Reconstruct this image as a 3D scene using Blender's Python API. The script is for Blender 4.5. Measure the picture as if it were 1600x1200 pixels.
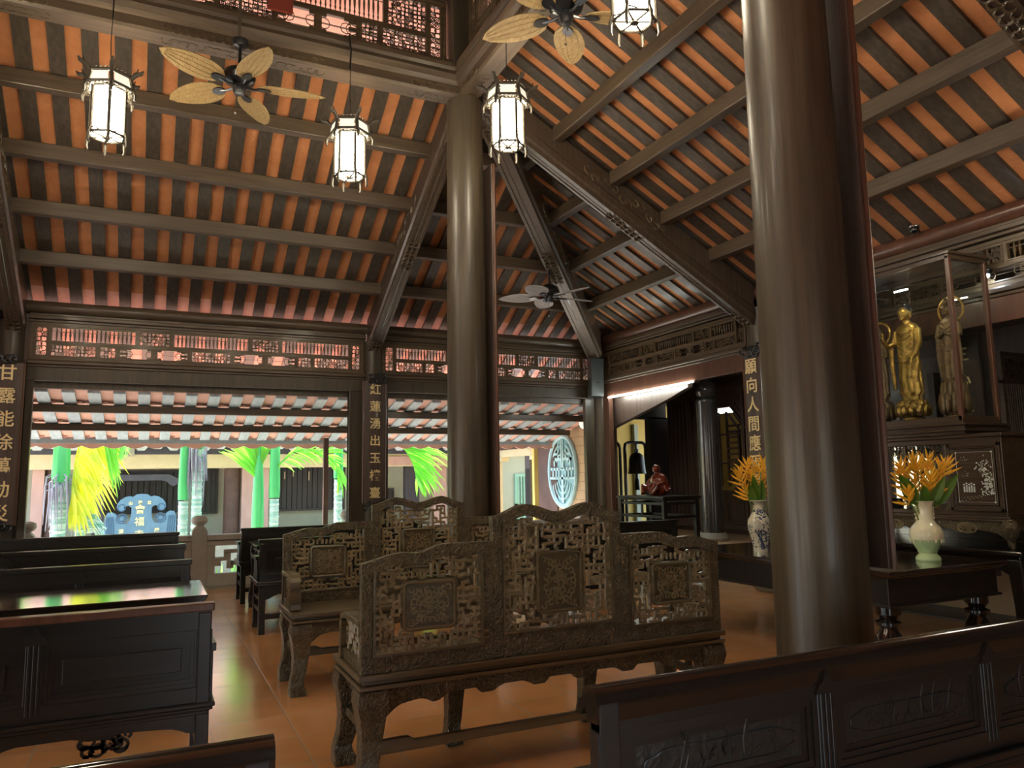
import bpy, bmesh, math, random
from mathutils import Matrix, Vector
PI = math.pi
sc = bpy.context.scene
for o in list(bpy.data.objects): bpy.data.objects.remove(o)
C = bpy.data.collections.new('hall'); sc.collection.children.link(C)

# ---------------------------------------------------------------- camera
cd = bpy.data.cameras.new('camera'); cam = bpy.data.objects.new('camera', cd); C.objects.link(cam)
cd.sensor_width = 36; cd.lens = 26.57; cd.clip_start = .05; cd.clip_end = 300
R = ((0.90353, -0.03722, 0.42683), (-0.42833, -0.11903, 0.89572), (0.01747, 0.99219, 0.12340))
mw = Matrix(((R[0][0], R[0][1], -R[0][2], 0), (R[1][0], R[1][1], -R[1][2], 0), (-0.01747, R[2][1], -R[2][2], 1.45), (0, 0, 0, 1)))
r3 = Matrix([mw[i][:3] for i in range(3)]); q = r3.to_quaternion()
cam.matrix_world = Matrix.Translation((0, 0, 1.45)) @ q.to_matrix().to_4x4()
sc.camera = cam

# ---------------------------------------------------------------- sky, sun, exposure
w = bpy.data.worlds.new('World'); sc.world = w; w.use_nodes = True
nt = w.node_tree; bg = nt.nodes['Background']
sky = nt.nodes.new('ShaderNodeTexSky'); sky.sky_type = 'NISHITA'; sky.sun_disc = False
sky.sun_elevation = math.radians(58); sky.sun_rotation = math.radians(-44); sky.air_density = 1.2; sky.dust_density = 1.5
nt.links.new(sky.outputs[0], bg.inputs[0]); bg.inputs[1].default_value = 0.9
sd = bpy.data.lights.new('sun', 'SUN'); sd.energy = 18; sd.angle = math.radians(.6); sd.color = (1, .95, .86)
so = bpy.data.objects.new('sun', sd); C.objects.link(so)
so.rotation_euler = Vector((0.33, -0.34, -0.88)).to_track_quat('-Z', 'Y').to_euler()   # comes over the courtyard from beyond it
LANT = 31.0      # lantern panel emission
sc.view_settings.view_transform = 'Standard'; sc.view_settings.look = 'None'
sc.view_settings.exposure = 0.55; sc.view_settings.gamma = 1; sc.view_settings.use_curve_mapping = False
try: sc.cycles.max_bounces = 8; sc.cycles.transparent_max_bounces = 16; sc.cycles.sample_clamp_indirect = 6
except Exception: pass

# ---------------------------------------------------------------- helpers
def lim(a, b, n): return [a + (b - a) * i / n for i in range(n + 1)]
WARP = [None]
class MB:
    def __init__(s): s.v = []; s.f = []; s.m = Matrix()
    def add(s, vs, fs):
        k = len(s.v); s.v += [tuple(s.m @ Vector(p)) for p in vs]; s.f += [tuple(i + k for i in f) for f in fs]; return s
    def box(s, x0, x1, y0, y1, z0, z1):
        x0, x1 = min(x0, x1), max(x0, x1); y0, y1 = min(y0, y1), max(y0, y1); z0, z1 = min(z0, z1), max(z0, z1)
        return s.add([(x0, y0, z0), (x1, y0, z0), (x1, y1, z0), (x0, y1, z0), (x0, y0, z1), (x1, y0, z1), (x1, y1, z1), (x0, y1, z1)],
              [(0, 3, 2, 1), (4, 5, 6, 7), (0, 1, 5, 4), (1, 2, 6, 5), (2, 3, 7, 6), (3, 0, 4, 7)])
    def prism(s, pts, a0, a1, axis='y'):        # outline pts (2d) swept from a0 to a1 along axis
        def P(p, a):
            return {'y': (p[0], a, p[1]), 'x': (a, p[0], p[1]), 'z': (p[0], p[1], a)}[axis]
        n = len(pts); vs = [P(p, a0) for p in pts] + [P(p, a1) for p in pts]
        fs = [tuple(range(n))[::-1], tuple(range(n, 2 * n))] + [(i, (i + 1) % n, n + (i + 1) % n, n + i) for i in range(n)]
        return s.add(vs, fs)
    def quadpr(s, p0, p1, p2, p3, d):           # slab: four points and the offset d
        d = Vector(d); a = [Vector(p) for p in (p0, p1, p2, p3)]
        return s.add([tuple(p) for p in a] + [tuple(p + d) for p in a], [(0, 3, 2, 1), (4, 5, 6, 7), (0, 1, 5, 4), (1, 2, 6, 5), (2, 3, 7, 6), (3, 0, 4, 7)])
    def tube(s, path, r, n=8, cap=True, closed=False, flat=1.0):
        path = [Vector(p) for p in path]; m = len(path)
        rr = r if isinstance(r, (list, tuple)) else [r] * m
        vs = []; fs = []; up = None
        for i, p in enumerate(path):
            if closed: t = path[(i + 1) % m] - path[i - 1]
            else: t = path[min(i + 1, m - 1)] - path[max(i - 1, 0)]
            if t.length < 1e-9: t = Vector((0, 0, 1))
            t.normalize()
            if up is None:
                up = Vector((0, 0, 1)) if abs(t.z) < .9 else Vector((1, 0, 0))
            u = (up - t * up.dot(t)).normalized(); b = t.cross(u); up = u
            for k in range(n):
                a = 2 * PI * (k + .5) / n
                vs.append(tuple(p + (u * math.cos(a) * flat + b * math.sin(a)) * rr[i]))
        L = m if closed else m - 1
        for i in range(L):
            for k in range(n):
                a = i * n + k; b2 = i * n + (k + 1) % n; c = ((i + 1) % m) * n
                fs.append((a, b2, c + (k + 1) % n, c + k))
        if cap and not closed:
            fs.append(tuple(range(n))[::-1]); fs.append(tuple(range((m - 1) * n, m * n)))
        return s.add(vs, fs)
    def lathe(s, prof, c=(0, 0, 0), n=24, a0=0., ripple=None):
        vs = []; fs = []
        for j, (r, z) in enumerate(prof):
            for k in range(n):
                a = a0 + 2 * PI * k / n; q = r * (1 + (ripple(a, j / max(1, len(prof) - 1)) if ripple else 0))
                vs.append((c[0] + q * math.cos(a), c[1] + q * math.sin(a), c[2] + z))
        for j in range(len(prof) - 1):
            for k in range(n): fs.append((j * n + k, j * n + (k + 1) % n, (j + 1) * n + (k + 1) % n, (j + 1) * n + k))
        fs.append(tuple(range(n))[::-1]); fs.append(tuple(range((len(prof) - 1) * n, len(prof) * n)))
        return s.add(vs, fs)
    def ell(s, c, r, n=14, m=10):
        if not isinstance(r, (tuple, list)): r = (r, r, r)
        vs = []; fs = []
        for j in range(m + 1):
            t = PI * j / m
            for k in range(n):
                a = 2 * PI * k / n; q = max(math.sin(t), 1e-3)
                vs.append((c[0] + r[0] * q * math.cos(a), c[1] + r[1] * q * math.sin(a), c[2] - r[2] * math.cos(t)))
        for j in range(m):
            for k in range(n): fs.append((j * n + k, j * n + (k + 1) % n, (j + 1) * n + (k + 1) % n, (j + 1) * n + k))
        fs.append(tuple(range(n))[::-1]); fs.append(tuple(range(m * n, (m + 1) * n)))
        return s.add(vs, fs)
    def frame(s, x0, x1, z0, z1, y0, y1, w):    # rectangular frame in the xz plane
        s.box(x0, x1, y0, y1, z0, z0 + w); s.box(x0, x1, y0, y1, z1 - w, z1)
        s.box(x0, x0 + w, y0, y1, z0 + w, z1 - w); return s.box(x1 - w, x1, y0, y1, z0 + w, z1 - w)
    def ring(s, c, r, t, axis='y', n=12, k=5, a0=0., a1=2 * PI):
        full = abs(a1 - a0 - 2 * PI) < 1e-6; pts = []
        for i in range(n if full else n + 1):
            a = a0 + (a1 - a0) * i / n; x, z = r * math.cos(a), r * math.sin(a)
            pts.append({'y': (c[0] + x, c[1], c[2] + z), 'x': (c[0], c[1] + x, c[2] + z), 'z': (c[0] + x, c[1] + z, c[2])}[axis])
        return s.tube(pts, t, k, closed=full)
    def build(s, name, mat, parent=None, smooth=False, bevel=0, label=None):
        if WARP[0]: s.v = [(a, b, WARP[0](c)) for a, b, c in s.v]
        off = Vector(parent.get('_o', (0, 0, 0))) if parent is not None else Vector((0, 0, 0))
        me = bpy.data.meshes.new(name); me.from_pydata([tuple(Vector(p) - off) for p in s.v], [], s.f); me.update()
        bm = bmesh.new(); bm.from_mesh(me); bmesh.ops.recalc_face_normals(bm, faces=bm.faces); bm.to_mesh(me); bm.free()
        if smooth:
            for p in me.polygons: p.use_smooth = True
            try: me.set_sharp_from_angle(angle=math.radians(38))
            except Exception: pass
        me.materials.append(mat); o = bpy.data.objects.new(name, me); C.objects.link(o)
        if parent is not None: o.parent = parent; o['_o'] = tuple(off)
        else: o['_o'] = (0., 0., 0.)
        if bevel:
            md = o.modifiers.new('Bevel', 'BEVEL'); md.width = bevel; md.segments = 2; md.limit_method = 'ANGLE'; md.angle_limit = math.radians(50)
        if label: o['label'] = label
        return o
def thing(name, label, cat, loc=(0, 0, 0), group=None):
    o = bpy.data.objects.new(name, None); C.objects.link(o); o.location = loc; o['_o'] = tuple(float(a) for a in loc)
    o.empty_display_size = .1; o['label'] = label; o['category'] = cat
    if group: o['group'] = group
    return o
def tag(o, label, cat, group=None, kind=None):
    o['label'] = label; o['category'] = cat
    if group: o['group'] = group
    if kind: o['kind'] = kind
    return o
def rebase(o, loc):                              # move a one-mesh thing's origin to its base
    o.data.transform(Matrix.Translation(-Vector(loc))); o.location = loc; o['_o'] = tuple(loc); return o
def struct(mb, name, mat, parent=None, **k):
    o = mb.build(name, mat, parent, **k)
    if parent is None: o['kind'] = 'structure'
    return o
def dup(root, loc=None, rotz=None, label=None):
    def rec(o, par):
        c = o.copy(); C.objects.link(c)
        if par: c.parent = par
        for ch in o.children: rec(ch, c)
        return c
    r = rec(root, None)
    if loc is not None: r.location = loc
    if rotz is not None: r.rotation_euler = (0, 0, rotz)
    if label: r['label'] = label
    return r
def remesh(o, v, sm=3):
    a = o.modifiers.new('Remesh', 'REMESH'); a.mode = 'VOXEL'; a.voxel_size = v; a.use_smooth_shade = True
    b = o.modifiers.new('Smooth', 'SMOOTH'); b.factor = .5; b.iterations = sm

# ---------------------------------------------------------------- materials
MATS = {}
def mat(name, col, rough=.5, metal=0, col2=None, scale=(6, 6, 6), noise=None, bump=0, bscale=None, coat=0, trans=0, alpha=1, emit=None, spec=.5, vor=False, detail=6, sub=0):
    m = bpy.data.materials.new(name); m.use_nodes = True; n = m.node_tree; b = n.nodes['Principled BSDF']
    b.inputs['Base Color'].default_value = (*col, 1); b.inputs['Roughness'].default_value = rough; b.inputs['Metallic'].default_value = metal
    b.inputs['Specular IOR Level'].default_value = spec; b.inputs['Coat Weight'].default_value = coat; b.inputs['Coat Roughness'].default_value = .12
    if emit: b.inputs['Emission Color'].default_value = (*emit[0], 1); b.inputs['Emission Strength'].default_value = emit[1]
    tc = n.nodes.new('ShaderNodeTexCoord'); mp = n.nodes.new('ShaderNodeMapping'); n.links.new(tc.outputs['Object'], mp.inputs[0]); mp.inputs['Scale'].default_value = scale
    nz = n.nodes.new('ShaderNodeTexNoise'); n.links.new(mp.outputs[0], nz.inputs[0]); nz.inputs['Scale'].default_value = 1; nz.inputs['Detail'].default_value = detail; nz.inputs['Roughness'].default_value = .6
    if col2:
        mx = n.nodes.new('ShaderNodeMix'); mx.data_type = 'RGBA'; mx.inputs[6].default_value = (*col, 1); mx.inputs[7].default_value = (*col2, 1)
        rp = n.nodes.new('ShaderNodeValToRGB'); rp.color_ramp.elements[0].position = .35; rp.color_ramp.elements[1].position = .68
        n.links.new(nz.outputs[0], rp.inputs[0]); n.links.new(rp.outputs[0], mx.inputs[0]); n.links.new(mx.outputs[2], b.inputs['Base Color'])
    if bump:
        bp = n.nodes.new('ShaderNodeBump'); bp.inputs['Strength'].default_value = bump; bp.inputs['Distance'].default_value = .02
        if bscale:
            if vor:
                t = n.nodes.new('ShaderNodeTexVoronoi'); t.feature = 'SMOOTH_F1'; t.inputs['Scale'].default_value = bscale; t.inputs['Smoothness'].default_value = .3
                wp = n.nodes.new('ShaderNodeTexNoise'); wp.inputs['Scale'].default_value = bscale * .35; wp.inputs['Detail'].default_value = 2
                n.links.new(tc.outputs['Object'], wp.inputs[0])
                ad = n.nodes.new('ShaderNodeVectorMath'); ad.operation = 'MULTIPLY_ADD'; ad.inputs[1].default_value = (.09, .09, .09)
                n.links.new(wp.outputs['Color'], ad.inputs[0]); n.links.new(tc.outputs['Object'], ad.inputs[2]); n.links.new(ad.outputs[0], t.inputs[0])
                n.links.new(t.outputs['Distance'], bp.inputs['Height'])
            else:
                t = n.nodes.new('ShaderNodeTexNoise'); t.inputs['Scale'].default_value = bscale; t.inputs['Detail'].default_value = 4; n.links.new(tc.outputs['Object'], t.inputs[0]); n.links.new(t.outputs[0], bp.inputs['Height'])
        else: n.links.new(nz.outputs[0], bp.inputs['Height'])
        n.links.new(bp.outputs[0], b.inputs['Normal'])
    if trans: b.inputs['Transmission Weight'].default_value = trans
    if sub: b.inputs['Subsurface Weight'].default_value = sub; b.inputs['Subsurface Radius'].default_value = (.05, .03, .02)
    MATS[name] = m; return m
def wood(name, a, b, rough=.38, axis='z', coat=.15, bump=.12):
    s = {'x': (1.2, 26, 26), 'y': (26, 1.2, 26), 'z': (26, 26, 1.2)}[axis]
    return mat(name, a, rough, col2=b, scale=s, bump=bump, coat=coat)
WZ = wood('column wood', (.046, .035, .022), (.088, .068, .042), .42, 'z', .10)
WX = wood('beam wood x', (.062, .041, .025), (.112, .078, .047), .42, 'x', .12)
WY = wood('beam wood y', (.062, .041, .025), (.112, .078, .047), .42, 'y', .12)
WR = wood('rafter wood', (.055, .037, .025), (.100, .070, .048), .36, 'z', .25)
WB = wood('batten wood', (.046, .036, .027), (.088, .068, .050), .5, 'y', .05)
WB2 = wood('batten wood across', (.046, .036, .027), (.088, .068, .050), .5, 'x', .05)
WRED = wood('red brown wood', (.085, .036, .022), (.13, .058, .034), .35, 'z', .3)
WF = wood('frieze wood', (.070, .045, .022), (.130, .088, .045), .42, 'x', .12)
WFY = wood('frieze wood right', (.070, .045, .022), (.130, .088, .045), .42, 'y', .12)
CARV = mat('carved wood', (.085, .068, .038), .36, col2=(.150, .122, .070), scale=(12, 12, 12), bump=.8, bscale=62, vor=True, coat=.15)
FRET = mat('fretwork wood', (.20, .160, .088), .28, col2=(.33, .27, .155), scale=(20, 20, 20), bump=.3, coat=.15)  # bench wood lightened here to put the fret's edge highlights into the colour
SMW = wood('bench wood', (.095, .076, .042), (.165, .135, .078), .34, 'x', .25)
BLK = wood('black lacquered wood', (.009, .009, .009), (.019, .017, .015), .34, 'x', .15, .05)
BLKG = wood('polished black wood', (.011, .009, .008), (.022, .016, .013), .10, 'x', .6, .015)
BLKC = mat('carved black wood', (.011, .012, .011), .42, col2=(.020, .020, .018), scale=(8, 8, 8), bump=.12, bscale=40, vor=True, coat=.1)
ALT = wood('altar wood', (.040, .024, .015), (.075, .048, .028), .3, 'y', .3)
WALLW = wood('wall panel wood', (.060, .040, .031), (.115, .078, .060), .42, 'z', .1)
TERRA = mat('terracotta tile', (.58, .235, .095), .75, col2=(.47, .18, .065), scale=(5, 5, 5), bump=.5, bscale=22)
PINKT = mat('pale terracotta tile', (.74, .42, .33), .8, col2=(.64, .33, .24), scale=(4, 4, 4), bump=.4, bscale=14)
PURP = mat('grey purple paint', (.045, .042, .055), .7, col2=(.07, .065, .08), scale=(3, 3, 3))
RTOP = mat('pale bounce roof top', (.60, .42, .34), .85, col2=(.48, .34, .28), scale=(3, 3, 3), bump=.4, bscale=12)  # paled so the light it bounces up is less red
GREYW = mat('weathered grey wood', (.30, .36, .39), .55, col2=(.42, .48, .50), scale=(20, 2, 20), bump=.1)
BROWNP = mat('brown painted render', (.065, .034, .025), .7, col2=(.10, .052, .038), scale=(3, 3, 3))
CREAM = mat('cream render', (.62, .52, .33), .8, col2=(.52, .43, .26), scale=(3, 3, 3))
GRNW = mat('pale green render', (.42, .46, .38), .8, col2=(.36, .40, .33), scale=(2, 2, 2))
PINKP = mat('pinkish column paint', (.48, .30, .25), .7, col2=(.40, .24, .20), scale=(3, 3, 1))
DARKP = mat('dark window boards', (.018, .016, .020), .5, col2=(.040, .035, .045), scale=(30, 30, 1))
YELP = mat('yellow wall paint', (.62, .46, .12), .7, col2=(.55, .40, .10), scale=(2, 2, 2))
GOLD = mat('gold lettering', (1.0, .82, .42), .4, metal=.1, bump=.2, bscale=60)
BRONZE = mat('gilded bronze', (.62, .40, .09), .30, metal=.8, col2=(.20, .12, .035), scale=(13, 13, 13), bump=.45, bscale=26)
DBRONZE = mat('dull bronze', (.26, .18, .09), .4, metal=.6, col2=(.12, .08, .045), scale=(14, 14, 14), bump=.4, bscale=40)
IRON = mat('black iron', (.014, .015, .018), .3, metal=.3, coat=.4, bump=.05, bscale=90)
BRASS = mat('antique lantern metal', (.045, .038, .028), .42, metal=.4, col2=(.085, .07, .05), scale=(20, 20, 20), bump=.3, bscale=80)
BELLM = mat('bell iron', (.035, .030, .024), .45, metal=.6, bump=.2, bscale=50)
PANEL = mat('glowing lantern panel', (1, .95, .85), .6, emit=((1, .88, .66), LANT), bump=.05, bscale=30)
MILK = mat('milky glass', (.62, .66, .58), .35, emit=((1, .93, .75), .5), bump=.02, bscale=20)
TUBE = mat('lit tube', (1, 1, 1), .4, emit=((.92, 1, .93), 60.))
LED = mat('lit led', (1, 1, 1), .4, emit=((.7, .85, 1), 300.))
WICK = mat('woven fan blade', (.42, .29, .12), .6, col2=(.30, .19, .07), scale=(60, 14, 60), bump=.6)
WICKD = mat('pale slatted fan blade', (.40, .37, .35), .5, col2=(.26, .24, .23), scale=(4, 40, 4), bump=.6)
CONC = mat('balustrade render', (.40, .38, .33), .75, col2=(.34, .32, .28), scale=(5, 5, 5), bump=.15, bscale=40)
STONE = mat('grey stone', (.17, .18, .165), .5, col2=(.12, .125, .115), scale=(5, 5, 5), bump=.15, bscale=30)
PSTONE = mat('pale stone', (.36, .33, .26), .5, col2=(.28, .26, .21), scale=(7, 7, 7), bump=.2, bscale=30)
GROUND = mat('courtyard ground', (.50, .45, .40), .8, col2=(.42, .38, .33), scale=(1, 1, 1))
LEAF = mat('palm leaf', (.16, .50, .05), .45, col2=(.26, .62, .09), scale=(4, 4, 4), bump=.1); LEAF.node_tree.nodes['Principled BSDF'].inputs['Subsurface Weight'].default_value = 0
LEAFY = mat('yellowing palm leaf', (.75, .72, .06), .45, col2=(.40, .62, .06), scale=(5, 5, 5), bump=.1)
HUSK = mat('dry palm fibre', (.34, .34, .38), .8, col2=(.24, .24, .28), scale=(9, 9, 9), bump=.3)
TRUNK = mat('palm trunk', (.13, .40, .27), .6, col2=(.62, .72, .66), scale=(1.5, 1.5, 16), bump=.4)
SHAFT = mat('palm crownshaft', (.05, .42, .12), .4, col2=(.10, .55, .16), scale=(18, 18, 1))
BLUEP = mat('blue grey plaque paint', (.10, .19, .27), .6, col2=(.14, .24, .32), scale=(5, 5, 5))
BLUED = mat('darker blue plaque paint', (.05, .11, .19), .6, bump=.1, bscale=30)
MED = mat('pale blue painted lattice', (.36, .56, .60), .6, col2=(.42, .62, .66), scale=(4, 4, 4))
REDW = mat('glossy red wood', (.22, .035, .012), .14, col2=(.12, .018, .008), scale=(10, 10, 10), coat=.8, bump=.1, bscale=40)
MOP = mat('mother of pearl inlay', (.85, .88, .84), .25, col2=(.60, .74, .70), scale=(40, 40, 40), metal=.1, coat=.3)
PORC = mat('cream porcelain', (.88, .86, .62), .14, coat=.6, col2=(.80, .80, .60), scale=(18, 18, 2))
CELA = mat('celadon glaze', (.46, .68, .36), .14, coat=.6, col2=(.54, .72, .42), scale=(10, 10, 4))
BWPO = mat('white porcelain', (.62, .62, .50), .12, coat=.7, bump=.01, bscale=30)
COBA = mat('cobalt painting', (.012, .025, .09), .2, coat=.5, col2=(.03, .06, .16), scale=(30, 30, 30))
ORANGE = mat('orange bract', (.95, .44, .02), .4, col2=(.92, .58, .05), scale=(20, 20, 20), bump=.1)
STEM = mat('flower stem', (.12, .26, .05), .4, col2=(.20, .36, .08), scale=(20, 20, 20), bump=.1)
GLEAF = mat('flower leaf', (.09, .24, .03), .35, col2=(.22, .36, .05), scale=(8, 8, 8), bump=.1)
SPK = mat('dark loudspeaker shell', (.022, .026, .024), .45, bump=.2, bscale=200)
CHROME = mat('chrome', (.6, .6, .6), .2, metal=1, bump=.01, bscale=10)
REDB = mat('dark red paint', (.20, .035, .02), .5, bump=.05, bscale=20)
TEAL = mat('pale teal door paint', (.20, .42, .36), .5, col2=(.26, .5, .42), scale=(3, 3, 3))
GOLDI = mat('gilt ornament', (.75, .50, .16), .3, metal=.8, bump=.3, bscale=60)
MIRR = mat('mirror', (.75, .78, .76), .04, metal=1, bump=.002, bscale=4)
TABG = wood('polished altar table', (.022, .012, .008), (.040, .022, .013), .09, 'y', .6, .015)

def leafy_trans(m, c):                           # thin leaves let light through
    n = m.node_tree; b = n.nodes['Principled BSDF']; out = n.nodes['Material Output']
    t = n.nodes.new('ShaderNodeBsdfTranslucent'); t.inputs[0].default_value = (*c, 1)
    x = n.nodes.new('ShaderNodeMixShader'); x.inputs[0].default_value = .45
    n.links.new(b.outputs[0], x.inputs[1]); n.links.new(t.outputs[0], x.inputs[2]); n.links.new(x.outputs[0], out.inputs[0])
leafy_trans(LEAF, (.25, .75, .06)); leafy_trans(LEAFY, (.85, .85, .08)); leafy_trans(GLEAF, (.2, .4, .05))
GLASS = bpy.data.materials.new('cabinet glass'); GLASS.use_nodes = True
n = GLASS.node_tree; n.nodes.remove(n.nodes['Principled BSDF'])
t = n.nodes.new('ShaderNodeBsdfTransparent'); t.inputs[0].default_value = (.93, .95, .94, 1); g = n.nodes.new('ShaderNodeBsdfGlossy'); g.inputs['Roughness'].default_value = .02
lw = n.nodes.new('ShaderNodeLayerWeight'); pw = n.nodes.new('ShaderNodeMath'); pw.operation = 'POWER'; pw.inputs[1].default_value = 4.5; n.links.new(lw.outputs['Facing'], pw.inputs[0])
fr = n.nodes.new('ShaderNodeMath'); fr.operation = 'MULTIPLY_ADD'; fr.inputs[1].default_value = .6; fr.inputs[2].default_value = .045; n.links.new(pw.outputs[0], fr.inputs[0]); x = n.nodes.new('ShaderNodeMixShader')
n.links.new(fr.outputs[0], x.inputs[0]); n.links.new(t.outputs[0], x.inputs[1]); n.links.new(g.outputs[0], x.inputs[2]); n.links.new(x.outputs[0], n.nodes['Material Output'].inputs[0])

def tiled(name, c1, c2, grout, size, ox, oy, rough, plane='xy', w=.006, off=0., bw=None):
    m = bpy.data.materials.new(name); m.use_nodes = True; n = m.node_tree; b = n.nodes['Principled BSDF']
    tc = n.nodes.new('ShaderNodeTexCoord'); mp = n.nodes.new('ShaderNodeMapping'); n.links.new(tc.outputs['Object'], mp.inputs[0])
    src = mp.outputs[0]
    if plane == 'yz':
        sp = n.nodes.new('ShaderNodeSeparateXYZ'); cb = n.nodes.new('ShaderNodeCombineXYZ'); n.links.new(tc.outputs['Object'], sp.inputs[0])
        n.links.new(sp.outputs[1], cb.inputs[0]); n.links.new(sp.outputs[2], cb.inputs[1]); n.links.new(cb.outputs[0], mp.inputs[0])
    mp.inputs['Location'].default_value = (-ox, -oy, 0)
    br = n.nodes.new('ShaderNodeTexBrick'); br.offset = off; br.squash = 1; n.links.new(src, br.inputs[0])
    br.inputs['Scale'].default_value = 1; br.inputs['Brick Width'].default_value = bw or size; br.inputs['Row Height'].default_value = size; br.inputs['Mortar Size'].default_value = w
    br.inputs['Mortar Smooth'].default_value = .3
    br.inputs['Color1'].default_value = (*c1, 1); br.inputs['Color2'].default_value = (*c2, 1); br.inputs['Mortar'].default_value = (*grout, 1)
    nz = n.nodes.new('ShaderNodeTexNoise'); nz.inputs['Scale'].default_value = 2.2; nz.inputs['Detail'].default_value = 6; n.links.new(tc.outputs['Object'], nz.inputs[0])
    mx = n.nodes.new('ShaderNodeMix'); mx.data_type = 'RGBA'; mx.blend_type = 'MULTIPLY'; mx.inputs[0].default_value = .5
    n.links.new(br.outputs[0], mx.inputs[6]); n.links.new(nz.outputs[0], mx.inputs[7]); n.links.new(mx.outputs[2], b.inputs['Base Color'])
    mr = n.nodes.new('ShaderNodeMapRange'); mr.inputs[3].default_value = rough * .7; mr.inputs[4].default_value = rough * 1.4; n.links.new(nz.outputs[0], mr.inputs[0]); n.links.new(mr.outputs[0], b.inputs['Roughness'])
    bp = n.nodes.new('ShaderNodeBump'); bp.inputs['Strength'].default_value = .25; bp.inputs['Distance'].default_value = .004; bp.invert = True
    n.links.new(br.outputs[1], bp.inputs['Height']); n.links.new(bp.outputs[0], b.inputs['Normal'])
    return m
FLOOR = tiled('terracotta floor tiles', (.80, .41, .17), (.72, .36, .145), (.62, .44, .28), .45, .82, .15, .17)
BRICK = tiled('cream brick cladding', (.62, .42, .24), (.56, .37, .21), (.40, .26, .15), .17, 0, 0, .7, 'yz', .008, .5, .34)
GREYF = tiled('grey stone paving', (.20, .22, .21), (.17, .19, .18), (.12, .13, .12), .6, .1, .2, .4)

# ================================================================ SETTING: floors
XW, YW = 7.07, 11.25                 # right wall line and back wall line (column centres)
AX, AY, BY, LX = 3.0, 7.4, 2.8, -1.62
m = MB().box(-5.9, 7.15, -1.3, 11.42, -.12, 0); struct(m, 'floor', FLOOR)
m = MB().box(7.15, 7.75, -1.3, 11.42, -.12, .012); struct(m, 'trim_1', GREYF)                 # stone threshold under the right wall line
m = MB().box(7.75, 12, -1.2, 14.5, -.12, .42); m.box(7.3, 7.75, 11.42, 14.5, -.12, .42); struct(m, 'floor', mat('side room floor', (.52, .34, .20), .5, col2=(.46, .29, .16), scale=(3, 3, 3)))
m = MB().box(-6.1, 7.3, 11.42, 11.62, -.4, .03); struct(m, 'trim_2', PSTONE)
m = MB().box(-30, 7.3, 11.62, 45, -.6, -.45); m.box(7.3, 30, 14.5, 45, -.6, -.45); m.box(-30, -5.9, -20, 11.62, -.6, -.45); m.box(-5.9, 30, -20, -1.3, -.6, -.45); m.box(12, 30, -1.3, 11.62, -.6, -.45)
struct(m, 'floor', GROUND)

# ================================================================ columns
def roof(d): return 3.93 + .54 * d           # underside of the tiles, d = distance in from the outer column line
def column(x, y, r, z1, label, r1=None, base=True, group='round wooden columns of the hall', zb=0):
    t = thing('column', label, 'column', (x, y, zb), group)
    r1 = r1 or r * .9
    m = MB().lathe([(r * .97, zb + (.16 if base else 0)), (r, zb + .5), (r, zb + .3 * z1), (r1, z1)], (x, y, 0), 40); m.build('shaft', WZ, t, smooth=True)
    if base:
        m = MB().lathe([(r * 1.25, zb + .0), (r * 1.55, zb + .05), (r * 1.6, zb + .09), (r * 1.45, zb + .14), (r * 1.12, zb + .17)], (x, y, 0), 32); m.build('stone_base', PSTONE, t, smooth=True)
    return t
column(AX, AY, .215, 5.6, 'tall round brown column in the middle of the view behind the carved benches')
column(AX, BY, .225, 5.6, 'thickest nearest round brown column, right of centre, behind the black bench')
column(LX, AY, .215, 5.6, 'round column beyond the left edge under the lattice beam')
column(LX, BY, .22, 5.6, 'round column left of the camera behind the pews')
column(AX, YW, .15, 3.55, 'round column behind the seven character board between the two courtyard openings', group='outer columns')
column(LX - .04, YW, .15, 3.55, 'round column at the far left edge behind a gilt character board', group='outer columns')
column(XW, YW, .17, 3.7, 'corner column holding the dark loudspeaker', group='outer columns')
column(XW + .05, AY, .17, 3.6, 'round column behind the gilt board just left of the nearest column, on a pale stone cushion', group='outer columns')
column(XW + .05, BY, .17, 3.6, 'round column at the far right beyond the altar', group='outer columns')

# ================================================================ roof: tiles (ceiling) with battens
ceil_b = MB(); hx = 3.22
def back_edge(x): return max(0., 0.) if x <= hx else x - hx
# back slope
y0, y1, TH = 7.42, 12.55, .06
def zb(y): return roof(YW - y)
cb = MB()
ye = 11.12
cb.quadpr((-1.84, y0, zb(y0)), (hx, y0, zb(y0)), (hx + (ye - 7.4), ye, zb(ye)), (-1.84 - (ye - 7.4), ye, zb(ye)), (0, 0, TH))
CB = struct(cb, 'ceiling', TERRA)
m = MB().quadpr((hx + (ye - 7.4), ye, zb(ye)), (-1.84 - (ye - 7.4), ye, zb(ye)), (-1.84 - (y1 - 7.4), y1, zb(y1)), (hx + (y1 - 7.4), y1, zb(y1)), (0, 0, TH)); struct(m, 'ceiling', PINKT)  # eave tiles made paler pink to paint in their daylit glow
nb = 0
x = -1.12 - .287 * 12 + .07
while x < hx + (y1 - 7.4) - .1 and nb < 60:
    ys = 7.42
    if x > hx: ys = 7.4 + (x - hx) + .06
    if x < -1.84: ys = 7.4 + (-1.84 - x) + .06
    if ys < y1 - .3:
        m = MB().quadpr((x, ys, zb(ys) - .045), (x + .145, ys, zb(ys) - .045), (x + .145, y1 - .02, zb(y1 - .02) - .045), (x, y1 - .02, zb(y1 - .02) - .045), (0, 0, .0445))
        m.build('batten', WB, CB); nb += 1
    x += .287
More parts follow.
